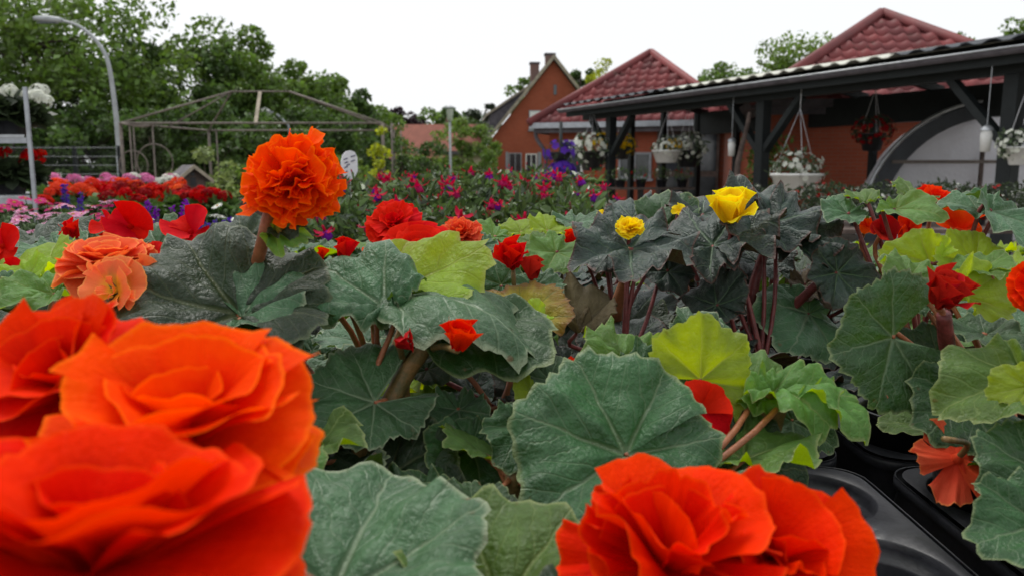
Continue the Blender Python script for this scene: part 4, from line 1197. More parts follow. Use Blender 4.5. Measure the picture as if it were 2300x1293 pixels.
def geranium(c, heads, cols, seed, label, group, r_=.13, h=.15, hs=.042, fmat='geranium_leaf'):
    rng = np.random.default_rng(seed); rr = random.Random(seed)
    t = thing('geranium_plant', c, label, 'geranium', group)
    small_pot(t, (c.x, c.y, c.z), .065, .10)
    n = 260
    d = rng.normal(size=(n, 3)); d[:, 2] = np.abs(d[:, 2]) * .8 - .15; d /= np.linalg.norm(d, axis=1)[:, None]
    cen = np.array([c.x, c.y, c.z + h * .6]) + d * rng.uniform(.4, 1, n)[:, None] ** .5 * np.array([r_, r_, h * .55])
    f = obj('foliage', npmesh('foliage', leaf2(cen, .06, rng, .8, .95, .1, d), 4, MAT[fmat]), t); f['kind'] = 'stuff'
    sm = MB()
    for p in heads:
        s = hs * rr.uniform(.75, 1.15)
        ho = obj('flower_head', GH[rr.choice(cols)][rr.randint(0, 1)], t, Matrix.Translation(p) @ Matrix.Rotation(rr.uniform(0, 6), 4, 'Z') @ Matrix.Diagonal((s, s, s * .85, 1)))
        sm.tube([V((c.x, c.y, c.z + .09)), V((c.x, c.y, c.z + .09)).lerp(p, .6), p], .003, 5)
    sm.build('stems', MAT['stem_thin'], t, True)
k = 0
GL = {'red': 'bright red geranium in the front geranium rows', 'coral': 'coral orange geranium in the geranium rows', 'pink': 'soft pink geranium in the back geranium row', 'dark': 'deep dark red geranium in the geranium rows'}
for (d, y0, cols, xs) in ((5.45, 407, 'pink', (125, 175, 225, 275, 330, 380)), (5.0, 420, 'coral', (150, 210, 265, 320, 385)), (4.75, 431, 'coral', (135, 185)),
                          (4.85, 427, 'dark', (235, 290, 345)), (4.85, 436, 'dark', (400, 450)), (4.55, 436, 'red', (250, 310, 365)), (4.5, 442, 'red', (425, 480)), (4.3, 444, 'red', (305,)), (4.2, 452, 'red', (20, 75))):
    for px in xs:
        c = P(px, 500, d); c.z = TZ
        hd = [P(px + rr.uniform(-26, 26), y0 + rr.uniform(-9, 10), d + rr.uniform(-.1, .1)) for _ in range(rr.randint(5, 7))]
        mix = {'pink': ['pink', 'pink', 'pink', 'white'], 'coral': ['coral', 'salmon', 'coral'], 'dark': ['dark', 'red'], 'red': ['red', 'red', 'dark']}[cols]
        geranium(c, hd, mix, 600 + k, GL[cols], cols + ' geraniums in the rows', .14, P(px, y0 + 18, d).z - TZ, .046 if d > 4.4 else .04); k += 1

# ------------------------------------------------------------------ steel flower rack
def rack():
    d = 3.3
    p = P(74, 400, d); x1 = p.x; x0 = x1 - 1.5
    t = thing('flower_rack', (x1 - .7, d + .25, 0), 'galvanised steel trolley rack with shelves of geraniums', 'rack')
    ztop = zt(196, d)
    for x in (x0, x1):
        for y in (d, d + .55):
            x_ = x - .335 * (y - d) / .55
            MB().box((x_, y, ztop / 2), (.013, .012, ztop)).build('post', MAT['zinc'], t); MB().box((x_ + .012, y - .010, ztop / 2), (.004, .010, ztop)).build('post_flange', MAT['zinc'], t)
    for z in (zt(306, d), zt(443, d), .55):
        s_ = MB().prism([V((x0 + .02, d, z - .006)), V((x1 - .02, d, z - .006)), V((x1 - .355, d + .55, z - .006)), V((x0 - .315, d + .55, z - .006))], (0, 0, .012)).build('shelf', MAT['metal'], t)
        MB().box(((x0 + x1) / 2, d + .008, z - .018), (x1 - x0 - .028, .012, .022)).build('lip', MAT['zinc'], s_)
    return t, x0, x1, d
tR, rx0, rx1, rd = rack()
k = 0
for (px, cols, zsh, y0, lab) in ((18, 'white', 306, 205, 'white geranium on the top rack shelf away from the steel post'), (78, 'white', 306, 212, 'white geranium leaning past the steel rack post'), (-40, 'white', 306, 215, 'white geranium deep on the top rack shelf'),
                                 (15, 'red', 443, 350, 'red geranium on the middle rack shelf away from the post'), (70, 'red', 443, 353, 'red geranium on the middle rack shelf hanging past the post'), (-40, 'dark', 443, 345, 'dark red geranium deep on the middle rack shelf')):
    dd = rd + .2
    c = P(min(px, 30), zsh, dd); c.z = zt(zsh, rd) + .007
    hd = [P(px + rr.uniform(-26, 26), y0 + rr.uniform(-12, 26), dd + rr.uniform(-.08, .08)) for _ in range(5)]
    geranium(c, hd, [cols], 700 + k, lab, None, .12, P(px, y0 + 25, dd).z - c.z, .036 if cols == 'white' else .03, 'bedding_leaf'); k += 1

# ------------------------------------------------------------------ hanging baskets
def floral_ball(t, c, r, seed, flower, leafm, nf, nl, fs, name='blossoms', sq=.8):
    rng = np.random.default_rng(seed)
    d = rng.normal(size=(nl, 3)); d[:, 2] = d[:, 2] * .9 + .1; d /= np.linalg.norm(d, axis=1)[:, None]
    rad = rng.uniform(.3, 1, nl)[:, None] ** .4 * (1 + .25 * np.sin(d[:, :1] * 7 + seed) * np.cos(d[:, 1:2] * 5))
    f = obj('foliage', npmesh('foliage', leaf2(np.array(c) + d * rad * r * np.array([1, 1, sq]), r * .22, rng, .3, .5, .2, d), 4, MAT[leafm]), t); f['kind'] = 'stuff'
    d = rng.normal(size=(nf, 3)); d[:, 2] = d[:, 2] * .8 + .15; d /= np.linalg.norm(d, axis=1)[:, None]
    vs = []
    for q in d:
        q = V(q); x = q.orthogonal().normalized(); y = q.cross(x)
        cc = V(c) + V((q.x, q.y, q.z * sq)) * r * rng.uniform(.9, 1.14); a0 = rng.uniform(0, 6)
        for k in range(5):
            a = a0 + k * 1.2566; e = x * math.cos(a) + y * math.sin(a); s = q.cross(e)
            vs += [cc, cc + (e * .7 + s * .45 + q * .2) * fs, cc + (e * 1.0 + q * .15) * fs, cc + (e * .7 - s * .45 + q * .2) * fs]
    b = obj(name, npmesh(name, np.array([tuple(v) for v in vs]), 4, MAT[flower]), t); b['kind'] = 'stuff'

def basket(px, py, w, r, flower, seed, label, pot=True, flower2=None, potw=None, zhang=None, leafm='daisy_leaf', potmat='white_paint'):
    s = at_px(px, w); q = CP(s, w, 0); c = P(px, py, q.y)
    t = thing('hanging_basket', c, label, 'hanging basket')
    pr = potw or r * .62
    if pot:
        MB().lathe([(pr * .6, -r * .9), (pr * .72, -r * .86), (pr, -r * .1), (pr * 1.06, -r * .1), (pr * 1.06, 0), (pr * .9, 0), (.001, -.02)], (c.x, c.y, c.z), 20).build('pot', MAT[potmat], t, True)
    zh = zhang or CZ - .02
    mb = MB(); hook = V((c.x, c.y, zh))
    for k in range(3):
        a = k * 2.094 + .4; mb.tube([V((c.x + pr * math.cos(a), c.y + pr * math.sin(a), c.z - .01)), V((c.x, c.y, min(zh, c.z + r * 2.6)))], .0035, 5)
    mb.tube([V((c.x, c.y, min(zh, c.z + r * 2.6))), hook], .005, 5)
    mb.build('hanger', MAT['sign_white'], t, True)
    floral_ball(t, V((c.x, c.y, c.z + r * .12)), r, seed, flower, leafm, 70, 260, r * .13)
    if flower2: floral_ball(t, V((c.x + r * .45, c.y - .05, c.z + r * .35)), r * .55, seed + 1, flower2, leafm, 20, 60, r * .14, 'second_blossoms')
    return t
basket(1330, 340, .25, .46, 'white_petal', 1, 'hanging basket of white and yellow flowers at the far canopy post', True, 'yellow', potmat='pot')
basket(1397, 330, 1.0, .30, 'yellow', 2, 'hanging basket of golden flowers just behind the far canopy post', True, potmat='pot')
basket(1497, 338, .5, .26, 'white_petal', 3, 'white hanging pot with a few yellow blooms', True, 'yellow', .26)
basket(1545, 338, 1.1, .36, 'white_petal', 4, 'shaded white flowered basket beside the white hanging pot', True, None, potmat='pot')
basket(1790, 390, .3, .36, 'white_petal', 5, 'big white hanging bowl brimming with white flowers', True, None, .36)
basket(1960, 300, 2.0, .3, 'dark_red', 6, 'dark leafy basket hanging deep under the canopy', True, None, None, None, 'bedding_leaf', 'pot')
basket(2292, 330, .25, .22, 'white_petal', 7, 'white flowered basket beside the near canopy post', True)

def petunia_tower():
    d = 14.5
    b = gp(1259, d)
    t = thing('petunia_tower', b, 'stand with two tiers of violet petunias near the fuchsias', 'flower stand')
    MB().tube([b, b + V((0, 0, 2.0))], .03, 8).build('pole', MAT['canopy_wood'], t, True)
    for (py, r_, sd) in ((388, .26, 1), (342, .28, 2)):
        c = P(1259, py, d)
        MB().lathe([(r_ * .4, -.16), (r_ * .7, -.03), (r_ * .75, 0), (.03, -.01)], (c.x, c.y, c.z), 16).build('bowl', MAT['pot'], t, True)
        floral_ball(t, c, r_, 30 + sd, 'violet', 'bedding_leaf', 60 if sd == 1 else 22, 110, .075, 'blossoms', .75)
petunia_tower()

def lanterns():
    for px, py, w, lab in ((1643, 335, .35, 'white hanging lantern near the middle canopy post'), (2214, 318, .2, 'pale glass lantern hanging by the near canopy post')):
        q = CP(at_px(px, w), w, 0); c = P(px, py, q.y)
        t = thing('hanging_lantern', c, lab, 'lantern')
        MB().lathe([(.0, -.12), (.05, -.115), (.062, .07), (.05, .12)], (c.x, c.y, c.z), 12).build('glass_body', MAT['white_paint'], t, True)
        MB().lathe([(.07, .12), (.06, .15), (.02, .18), (.0, .19)], (c.x, c.y, c.z), 12).build('lid', MAT['metal'], t, True)
        MB().tube([(c.x, c.y, c.z + .19), (c.x, c.y, CZ - .05)], .005, 5).build('cord', MAT['metal'], t)
lanterns()
def branch_pole():
    s = at_px(1664, .1); q = CP(s, .1, 0)
    pts = [V((q.x, q.y, 0)), P(1656, 400, q.y), P(1664, 340, q.y), P(1678, 285, q.y), P(1684, 252, q.y)]
    t = thing('leaning_branch', pts[0], 'bare crooked branch leaning at the middle canopy post', 'branch')
    c = curve_pts(pts, 18)
    MB().tube(c, [.055 - .025 * i / (len(c) - 1) for i in range(len(c))], 8).build('wood', MAT['wood_old'], t, True)
branch_pole()

# ------------------------------------------------------------------ things under the canopy
k = 0
for (px, d, h) in ((1700, 5.2, .22), (1790, 5.0, .20), (1870, 5.2, .21), (1935, 4.9, .2), (2000, 5.1, .2), (2065, 5.0, .23), (2130, 5.2, .24), (2195, 5.0, .22), (2260, 5.1, .24), (2300, 5.4, .26), (1850, 5.7, .25), (1980, 5.7, .25), (2110, 5.7, .27)):
    c = P(px, 440, d); c.z = TZ
    rng = np.random.default_rng(800 + k)
    t = thing('bedding_plant', c, 'dark leaved bedding plant on the table before the greenhouse tunnel', 'bedding plant', 'dark bedding plants under the canopy')
    small_pot(t, (c.x, c.y, c.z), .07, .1)
    floral_ball(t, V((c.x, c.y, c.z + .14)), .16, 820 + k, 'dark_red' if k % 3 else 'white_petal', 'bedding_leaf', 14 if k % 3 else 8, 320, .016, 'blossoms', h / .25 * .75)
    k += 1
def planter_bench():
    d = 15.5
    a, b = gp(1325, d), gp(1560, d)
    t = thing('planter_bench', a, 'slatted bench with green planters before the brick wall', 'bench')
    z = zt(424, d)
    for j in range(3): MB().box((a + b) / 2 + V((0, j * .16, z)), ((b - a).length, .13, .04)).build('slat', MAT['wood_old'], t)
    for p in (a.lerp(b, .08), a.lerp(b, .5), a.lerp(b, .92)): MB().box(p + V((0, .16, (z - .022) / 2)), (.06, .4, z - .022)).build('leg', MAT['canopy_wood'], t)
    for j in range(5):
        p = a.lerp(b, .1 + .2 * j) + V((0, .16, z + .021))
        q = thing('wall_planter', p, 'small potted greenery standing on the slatted bench', 'pot plant', 'greenery on the slatted bench')
        small_pot(q, p, .11, .16); floral_ball(q, p + V((0, 0, .26)), .18, 900 + j, 'white_petal' if j % 2 else 'red', 'geranium_leaf', 8, 160, .025)
planter_bench()
def climber():
    b = P(1716, 420, 13.2); b.z = 0
    rng = np.random.default_rng(66); t = thing('potted_climber', b, 'tall potted green climber in shade behind the middle canopy post', 'plant')
    small_pot(t, b, .16, .28)
    n = 900; cen = np.array(b) + np.stack([rng.normal(0, .16, n), rng.normal(0, .14, n), rng.uniform(.3, 1.75, n)], 1)
    f = obj('foliage', npmesh('foliage', leaf2(cen, .09, rng, .3, .6, .2), 4, MAT['fol_mid']), t); f['kind'] = 'stuff'
    MB().tube([b + V((0, 0, .2)), b + V((.03, 0, 1.0)), b + V((0, .02, 1.7))], .012, 6).build('stem', MAT['bark'], t, True)
climber()

# ================================================================== begonias in trays
TRAY_TOP = 0.872; RIM = 0.903
CP_, TW, TL = .13, .392, .522            # cell pitch, tray width, tray length
TX0, TY0, TGX, TGY = -.072, .190, .427, .540
def tray_mesh():
    vs = []; fs = []
    cr, n, H = .034, 56, CP_ / 2
    def rnd_corner(x, y):
        qx = min(max(x, cr), TW - cr); qy = min(max(y, cr), TL - cr)
        ox, oy = x - qx, y - qy
        if ox and oy:
            f = max(abs(ox), abs(oy)) / math.hypot(ox, oy); return qx + ox * f, qy + oy * f
        return x, y
    for ci in range(3):
        for cj in range(4):
            cx, cy = (ci + .5) * CP_ + .001, (cj + .5) * CP_ + .001
            b = len(vs)
            prof = [None, (.0572, 0.0), (.0560, -.0015), (.0548, -.006), (.0542, -.012), 'ledge', (.0470, -.016), (.0450, -.024), (.0415, -.062), (.020, -.0625), (.001, -.0625)]
            for p in prof:
                for k in range(n):
                    a = 2 * math.pi * k / n
                    c_, s_ = math.cos(a), math.sin(a)
                    # saddle between neighbouring cells
                    inner = (c_ > .7 and ci < 2) or (c_ < -.7 and ci > 0) or (s_ > .7 and cj < 3) or (s_ < -.7 and cj > 0)
                    m_ = max(abs(c_), abs(s_)); t_ = math.sqrt(max(0, 1 - m_ * m_)) / m_
                    sad = -.017 * max(0, 1 - (t_ / .42) ** 2) if inner else 0.0
                    notch = 1 if abs(math.sin(2 * a)) > .45 else 0
                    if p is None:
                        x, y = rnd_corner(cx + c_ / m_ * H, cy + s_ / m_ * H); vs.append((x, y, sad))
                    elif p == 'ledge':
                        r_ = .0475 if notch else .0535; vs.append((cx + c_ * r_, cy + s_ * r_, -.0135 if notch else -.0145))
                    else:
                        f = 1.0
                        zz = min(p[1], sad) if p[1] > -.017 else p[1]
                        r_ = p[0] if (notch or p[0] > .048 or p[0] < .043) else p[0] + .004
                        vs.append((cx + c_ * r_, cy + s_ * r_, zz))
            L = len(prof)
            for q in range(L - 1):
                for k in range(n):
                    k2 = (k + 1) % n
                    fs.append((b + q * n + k, b + q * n + k2, b + (q + 1) * n + k2, b + (q + 1) * n + k))
    ring = []
    N1 = 40
    for k in range(N1): ring.append((TW * k / N1, 0))
    for k in range(N1): ring.append((TW, TL * k / N1))
    for k in range(N1): ring.append((TW * (1 - k / N1), TL))
    for k in range(N1): ring.append((0, TL * (1 - k / N1)))
    m_ = len(ring); b = len(vs)
    for lev, (o, z) in enumerate(((-.004, -.0006), (.003, -.0008), (.0045, -.003), (.0045, -.011), (-.001, -.013), (-.010, -.068))):
        for (x, y) in ring:
            x, y = rnd_corner(x, y); d = V((x - TW / 2, y - TL / 2))
            vs.append((x + math.copysign(o, d.x) * (abs(d.x) > TW / 2 - cr), y + math.copysign(o, d.y) * (abs(d.y) > TL / 2 - cr), z))
    for lev in range(5):
        for k in range(m_):
            k2 = (k + 1) % m_
            fs.append((b + lev * m_ + k2, b + lev * m_ + k, b + (lev + 1) * m_ + k, b + (lev + 1) * m_ + k2))
    me = mesh('plant_tray', vs, fs, MAT['tray'], True)
    return me
TRAY = tray_mesh()
def tray_x(i): return TX0 + i * TGX - (.105 if i < 0 else 0)
TRLAB = {(0, 0): 'black plastic plant tray with two empty cells in the front row of trays', (1, 0): 'black plastic plant tray beside the tray with empty cells', (1, 1): 'black plastic plant tray behind the fallen coral flower'}
for i in range(-4, 4):
    for j in range(3):
        x, y = tray_x(i), TY0 + j * TGY
        if min(abs(x), abs(x + TW)) > .66 * (y + TL) + .05: continue
        o = obj('plant_tray', TRAY, None, Matrix.Translation((x, y, TRAY_TOP)))
        tag(o, TRLAB.get((i, j), {0: 'black plastic plant tray in the front row filled with begonias', 1: 'black plastic plant tray in the middle row filled with begonias', 2: 'black plastic plant tray in the back row filled with begonias'}[j]), 'tray', 'black plant trays on the table')

# ------------------------------------------------------------------ leaf and petal meshes
def begonia_leaf(seed, mat, nth=88, nr=8, m=.78, asym=.12, gap=14, cup=.12, fold=.10, droop=.18, ruf=.055, rk=5, tooth=.08, teeth=22, puff=.05, arch=0.0, lobe=.05, curl=0.06, funnel=.10):
    """heart shaped leaf; petiole joins at the origin, tip at +Y distance 1"""
    rr = random.Random(seed)
    p1, p2, p3 = rr.uniform(0, 6), rr.uniform(0, 6), rr.uniform(0, 6)
    asym *= rr.choice((-1, 1)) if asym < .5 else 1
    g = R(gap if gap > 15 else -9)
    nth = teeth * 4
    vs = []; uv = []
    for j in range(nr + 1):
        v = max(.02, (j / nr) ** .85)
        for i in range(nth + 1):
            th = -math.pi + g + (2 * math.pi - 2 * g) * i / nth
            r_ = m + (1 - m) * math.cos(th)
            back = max(0, -math.cos(th)); r_ *= 1 + .10 * back
            r_ *= 1 + asym * math.sin(th)
            r_ += lobe * math.cos(7 * th) * (1 - .5 * back)
            tip = max(0, math.cos(th)) ** 14; r_ *= 1 + .05 * tip
            ph = (i % 4) / 4.0
            saw = (ph / .75 if ph <= .75 else (1 - ph) / .25) - .5
            tv = tooth * (0.7 + .6 * math.sin(i * 1.7 + p3)) * saw
            r2 = r_ * (1 + tv) if j == nr else r_ * (1 + tv * max(0, v - .9) * 6)
            x = v * r2 * math.sin(th); y = v * r2 * math.cos(th)
            z = cup * v * v - droop * (max(y, 0) ** 2) + fold * abs(x) * v
            z += 1.35 * ruf * v ** 2.6 * (math.sin(rk * th + p1) + .7 * math.sin((2 * rk + 1) * th + p2) + .45 * math.sin(19 * th + p3) * v)
            z += puff * 1.5 * math.sin(math.pi * min(1, v)) ** .8 * abs(math.sin(3.5 * th)) * (.75 + .25 * math.sin(14 * v + p1))
            z += .020 * math.sin(8 * x + p1) * math.sin(7 * y + p2) * v + .010 * math.sin(19 * x + p2) * math.sin(17 * y + p3) * v
            z += arch * 4 * max(0, y) * (1 - y)
            z -= curl * max(0, v - .65) ** 2 * 9
            z += funnel * v + .055 * th / math.pi * v
            vs.append((x, y, z)); uv.append(((th + math.pi) / (2 * math.pi), j / nr))
    n = nth + 1
    fs = [(j * n + i, j * n + i + 1, (j + 1) * n + i + 1, (j + 1) * n + i) for j in range(nr) for i in range(nth)]
    return mesh('leaf', vs, fs, mat, True, uv)

def petal_mesh(seed, mat, W=.55, ruf=.06, k=2.0, cup=.2, rec=.15, jag=.04, base=.16, nu=16, nv=10):
    rr = random.Random(seed); p1, p2, p3 = rr.uniform(0, 6), rr.uniform(0, 6), rr.uniform(0, 6)
    vs = []; uv = []
    for j in range(nv + 1):
        v = j / nv
        for i in range(nu + 1):
            u = -1 + 2 * i / nu
            x = u * W * (base + (1 - base) * v ** .75) * (1 + .06 * math.sin(3 * v + p2))
            y = v * (1 - .30 * abs(u) ** 2.6 * v) + jag * v ** 3 * (math.sin(5 * u + p1) + .7 * math.sin(11 * u + p2) + .4 * math.sin(23 * u + p3))
            z = cup * u * u * v * W * 2 - rec * v * v + ruf * v ** 2.2 * (math.sin(k * math.pi * u + p1) + .5 * math.sin(2.3 * k * math.pi * u + p2))
            x += ruf * .5 * v ** 2 * math.sin(k * 1.3 * math.pi * u + p3)
            z += .02 * math.sin(4 * v + p3) * (1 - u * u)
            vs.append((x, y, z)); uv.append(((u + 1) / 2, v))
    n = nu + 1
    fs = [(j * n + i, j * n + i + 1, (j + 1) * n + i + 1, (j + 1) * n + i) for j in range(nv) for i in range(nu)]
    return mesh('petal', vs, fs, mat, True, uv)

PM = {}
def petals(kind, mat):
    key = (kind, mat)
    if key not in PM:
        M_ = MAT[mat]
        if kind == 'ruffled': PM[key] = [petal_mesh(s, M_, .82, .095, 1.5 + .22 * s, .08, .04 + .08 * (s % 3), .07, .14, 36, 11) for s in range(6)]
        elif kind == 'smooth': PM[key] = [petal_mesh(20 + s, M_, .66, .035, 1.2, .26, .16 + .06 * (s % 3), .02, .22) for s in range(5)]
        elif kind == 'broad': PM[key] = [petal_mesh(80 + s, M_, .92, .055, 1.25, .16, .12 + .06 * (s % 3), .03, .24, 24, 12) for s in range(5)]
        elif kind == 'wavy': PM[key] = [petal_mesh(30 + s, M_, .66, .075, 1.7, .16, .12 + .06 * (s % 3), .04, .2, 20, 10) for s in range(5)]
        elif kind == 'ragged': PM[key] = [petal_mesh(40 + s, M_, .66, .085, 1.4, .10, .06 + .08 * (s % 3), .055, .2, 30, 11) for s in range(6)]
        elif kind == 'closed': PM[key] = [petal_mesh(60 + s, M_, .52, .03, 1.1, .55, -.16 + .05 * (s % 2), .03, .35) for s in range(4)]
    return PM[key]

CORE = {}
def core_mesh(mat):
    if mat not in CORE:
        CORE[mat] = MB().lathe([(.01, -.16), (.10, -.10), (.13, 0), (.09, .1), (.01, .14)], (0, 0, 0), 10).mesh('flower', MAT[mat], True)
    return CORE[mat]

def flower(parent, C, nrm, Rr, kind, mat, seed, squash=1.0):
    rr = random.Random(seed)
    n = V(nrm).normalized(); e1 = n.orthogonal().normalized(); e2 = n.cross(e1)
    rot = Matrix((e1, e2, n)).transposed().to_4x4()
    fm = Matrix.Translation(C) @ rot @ Matrix.Diagonal((Rr, Rr, Rr, 1))
    fo = obj('flower', core_mesh(mat), parent, fm)
    def pet(style, az, tilt, L, twist=0.0, wid=1.0, off=.05):
        r_ = e1 * math.cos(az) + e2 * math.sin(az)
        d = n * math.cos(tilt) + r_ * math.sin(tilt); nn = n * math.sin(tilt) - r_ * math.cos(tilt)
        x = d.cross(nn)
        m = Matrix((x * wid, d, nn)).transposed().to_4x4()
        m = Matrix.Translation(C + r_ * off * Rr) @ m @ Matrix.Rotation(twist, 4, 'Y') @ Matrix.Diagonal((L * Rr, L * Rr, L * Rr, 1))
        obj('petal', rr.choice(petals(style, mat)), fo, m)
    J = lambda a: rr.uniform(-a, a)
    if kind in ('rose', 'rose_wavy', 'rose_open'):
        st = 'smooth' if kind == 'rose' else 'wavy'
        rings = [(6, 88, 1.0), (6, 70, .96), (6, 52, .86), (5, 36, .74), (5, 20, .60), (4, 6, .46)]
        if kind == 'rose_open': rings = [(6, 92, 1.0), (5, 76, .98), (5, 56, .84), (4, 34, .62), (4, 14, .44)]
        a0 = rr.uniform(0, 6)
        for ri, (k, t_, L) in enumerate(rings):
            for q in range(k): pet(st, a0 + ri * .55 + q * 2 * math.pi / k + J(.12), R(t_ + J(6)), L * (1 + J(.07)), J(.22), 1.0, .04)
    elif kind == 'rose_big':
        a0 = rr.uniform(0, 6)
        for ri, (k, t_, L) in enumerate([(5, 92, 1.0), (4, 72, 1.0), (4, 50, .90), (3, 30, .74), (3, 12, .52)]):
            for q in range(k): pet('broad', a0 + ri * .6 + q * 2 * math.pi / k + J(.15), R(t_ + J(7)), L * (1 + J(.07)), J(.2), 1.0, .04)
    elif kind == 'carnation':
        N_ = 38
        for q in range(N_):
            k = (q + .5) / N_; t_ = R(4 + 98 * k ** .75); az = q * 2.39996 + J(.3)
            pet('ruffled', az, t_ + J(.18), (.78 + .24 * k) * (1 + J(.14)) * (1 + .13 * math.cos(az - .6)), J(.7), .95, .06)
    elif kind == 'ragged':
        for (k, t_, L) in ((6, 84, 1.0), (6, 62, 1.0), (5, 42, .95), (4, 20, .85), (3, 6, .6)):
            a0 = rr.uniform(0, 6)
            for q in range(k): pet('ragged', a0 + q * 2 * math.pi / k + J(.25), R(t_ + J(10)), L * (1 + J(.12)), J(.5), 1.1, .05)
    elif kind == 'frill':
        for (k, t_, L, st) in ((5, 84, 1.0, 'ruffled'), (5, 62, 1.0, 'broad'), (4, 40, .95, 'ruffled'), (3, 16, .85, 'broad')):
            a0 = rr.uniform(0, 6)
            for q in range(k): pet(st, a0 + q * 2 * math.pi / k + J(.25), R(t_ + J(13)), L * (1 + J(.24)), J(.7), .82, .05)
    elif kind == 'single':
        a0 = rr.uniform(0, 6)
        for q in range(5): pet('smooth', a0 + q * 1.2566 + J(.1), R(74 + J(8)), 1 + J(.1), J(.2), .85)
    elif kind == 'skirt':
        for q in range(7): pet('ruffled', q * 2.39996 + J(.2), R(14 + 6 * q + J(6)), .9 + J(.14), J(.5), .62, .05)
    elif kind == 'fallen':
        for q in range(5): pet('wavy', .3 + q * 1.2566 + J(.18), R(80 + J(10)), 1 + J(.14), J(.35), .66)
    elif kind == 'poppy':
        a0 = rr.uniform(-.4, .4)
        for q in range(2): pet('smooth', a0 + q * math.pi + J(.2), R(38 + J(10)), 1 + J(.06), J(.2), 1.25)
        for q in range(2): pet('smooth', a0 + math.pi / 2 + q * math.pi + J(.2), R(66 + J(8)), .82 + J(.06), J(.2), 1.0)
    elif kind == 'tulip':
        a0 = rr.uniform(0, 6)
        for q in range(4): pet('closed', a0 + q * 1.5708 + J(.2), R(14 + J(7)), 1 + J(.1), J(.25), 1.1, .10)
        for q in range(2): pet('ragged', a0 + q * 3.1 + .7, R(32 + J(9)), .9, J(.3), .9)
    elif kind == 'cup':
        a0 = rr.uniform(0, 6)
        for q in range(4): pet('closed', a0 + q * 1.5708 + J(.15), R(26 + J(6)), 1 + J(.08), J(.2), 1.45, .08)
        for q in range(3): pet('closed', a0 + .7 + q * 2.094 + J(.15), R(9 + J(5)), .85 + J(.08), J(.3), 1.2, .08)
        pet('wavy', a0 + .4, R(52), 1.0, J(.2), 1.0)
    elif kind == 'open':
        a0 = rr.uniform(0, 6)
        for q in range(5): pet('broad', a0 + q * 1.2566 + J(.15), R(80 + J(6)), 1 + J(.08), J(.2), .85)
        for q in range(4): pet('broad', a0 + .6 + q * 1.5708 + J(.15), R(54 + J(7)), .92 + J(.08), J(.25), .8)
        for q in range(3): pet('wavy', a0 + q * 2.1, R(22 + J(6)), .5, J(.3), .6)
    elif kind == 'bud':
        a0 = rr.uniform(0, 6)
        for q in range(3): pet('closed', a0 + q * 2.094 + J(.1), R(6 + J(4)), 1 + J(.05), J(.15), 1.15, .16)
    return fo

FILL = {}
def fill_leaves(mat):
    if mat not in FILL:
        FILL[mat] = [begonia_leaf(900 + 7 * s, MAT[mat], nr=7, m=.74 + .03 * s, cup=.10 + .04 * (s % 3), droop=.10 + .07 * (s % 3), ruf=.045 + .02 * (s % 3), puff=.05, rk=4 + s % 3) for s in range(4)]
    return FILL[mat]

def leaf_matrix(A, T, hint):
    y = (T - A); L = y.length; y.normalize()
    h = V(hint); z = h - y * h.dot(y)
    if z.length < 1e-4: z = y.orthogonal()
    z.normalize(); x = y.cross(z)
    return Matrix.Translation(A) @ Matrix((x, y, z)).transposed().to_4x4() @ Matrix.Diagonal((L, L, L, 1)), L

# ------------------------------------------------------------------ plants
PLANTS = {}
EMPTY = {(0, 0, 2, 3), (0, 0, 2, 2), (0, 0, 2, 1), (0, 0, 2, 0)}
def cells():
    for i in range(-4, 4):
        for j in range(3):
            for a in range(3):
                for b in range(4):
                    if (i, j, a, b) in EMPTY: continue
                    yield (i, j, a, b), V((tray_x(i) + (a + .5) * CP_ + .001, TY0 + j * TGY + (b + .5) * CP_ + .001, RIM))
CELLS = dict(cells())
for q in range(7): CELLS[(9, 9, q, 0)] = V((-.124, .455 + q * .128, RIM))
POT = MB().lathe([(.043, -.092), (.0535, -.010), (.0565, -.0095), (.0575, 0), (.0545, .001), (.0525, -.012), (.046, -.055)], (0, 0, 0), 28).mesh('pot', MAT['pot'], True)
SOIL = MB().lathe([(.0505, -.020), (.035, -.016), (.018, -.019), (.0005, -.015)], (0, 0, 0), 20).mesh('soil', MAT['soil'], True)

def get_plant(p, maxd=.5):
    k = min(CELLS, key=lambda c: (CELLS[c].x - p.x) ** 2 + (CELLS[c].y - p.y) ** 2)
    return plant_at(k)
def plant_at(k):
    if k not in PLANTS:
        c = CELLS[k]
        t = thing('begonia_plant', V((c.x, c.y, RIM - .092)), 'x', 'begonia', 'begonias in the black trays')
        po = obj('pot', POT, t, Matrix.Translation(c)); obj('soil', SOIL, po, Matrix.Translation(c))
        PLANTS[k] = dict(o=t, c=c, nleaf=0, mats={}, stem=None, tops=[], fl=[], type='green', bend=random.Random(str(k)).uniform(0, 6))
    return PLANTS[k]

def crown(pl):
    """short fleshy main stem, made once per plant"""
    c = pl['c']
    if pl['stem'] is None:
        rr = random.Random(int(c.x * 1000) * 31 + int(c.y * 1000))
        top = c + V((rr.uniform(-.012, .012), rr.uniform(-.012, .012), .045))
        m = {'bronze': 'stem_red', 'green': 'stem_green', 'pink': 'stem_pink'}[pl['type']]
        pl['stem'] = MB().tube(curve_pts([c + V((0, 0, -.02)), c + V((.004, 0, .01)), top], 8), [.0085, .0085, .0082, .008, .0078, .0074, .007, .0064, .0058], 9).build('stem', MAT[m], pl['o'], True)
        pl['top'] = top
    return pl['top']

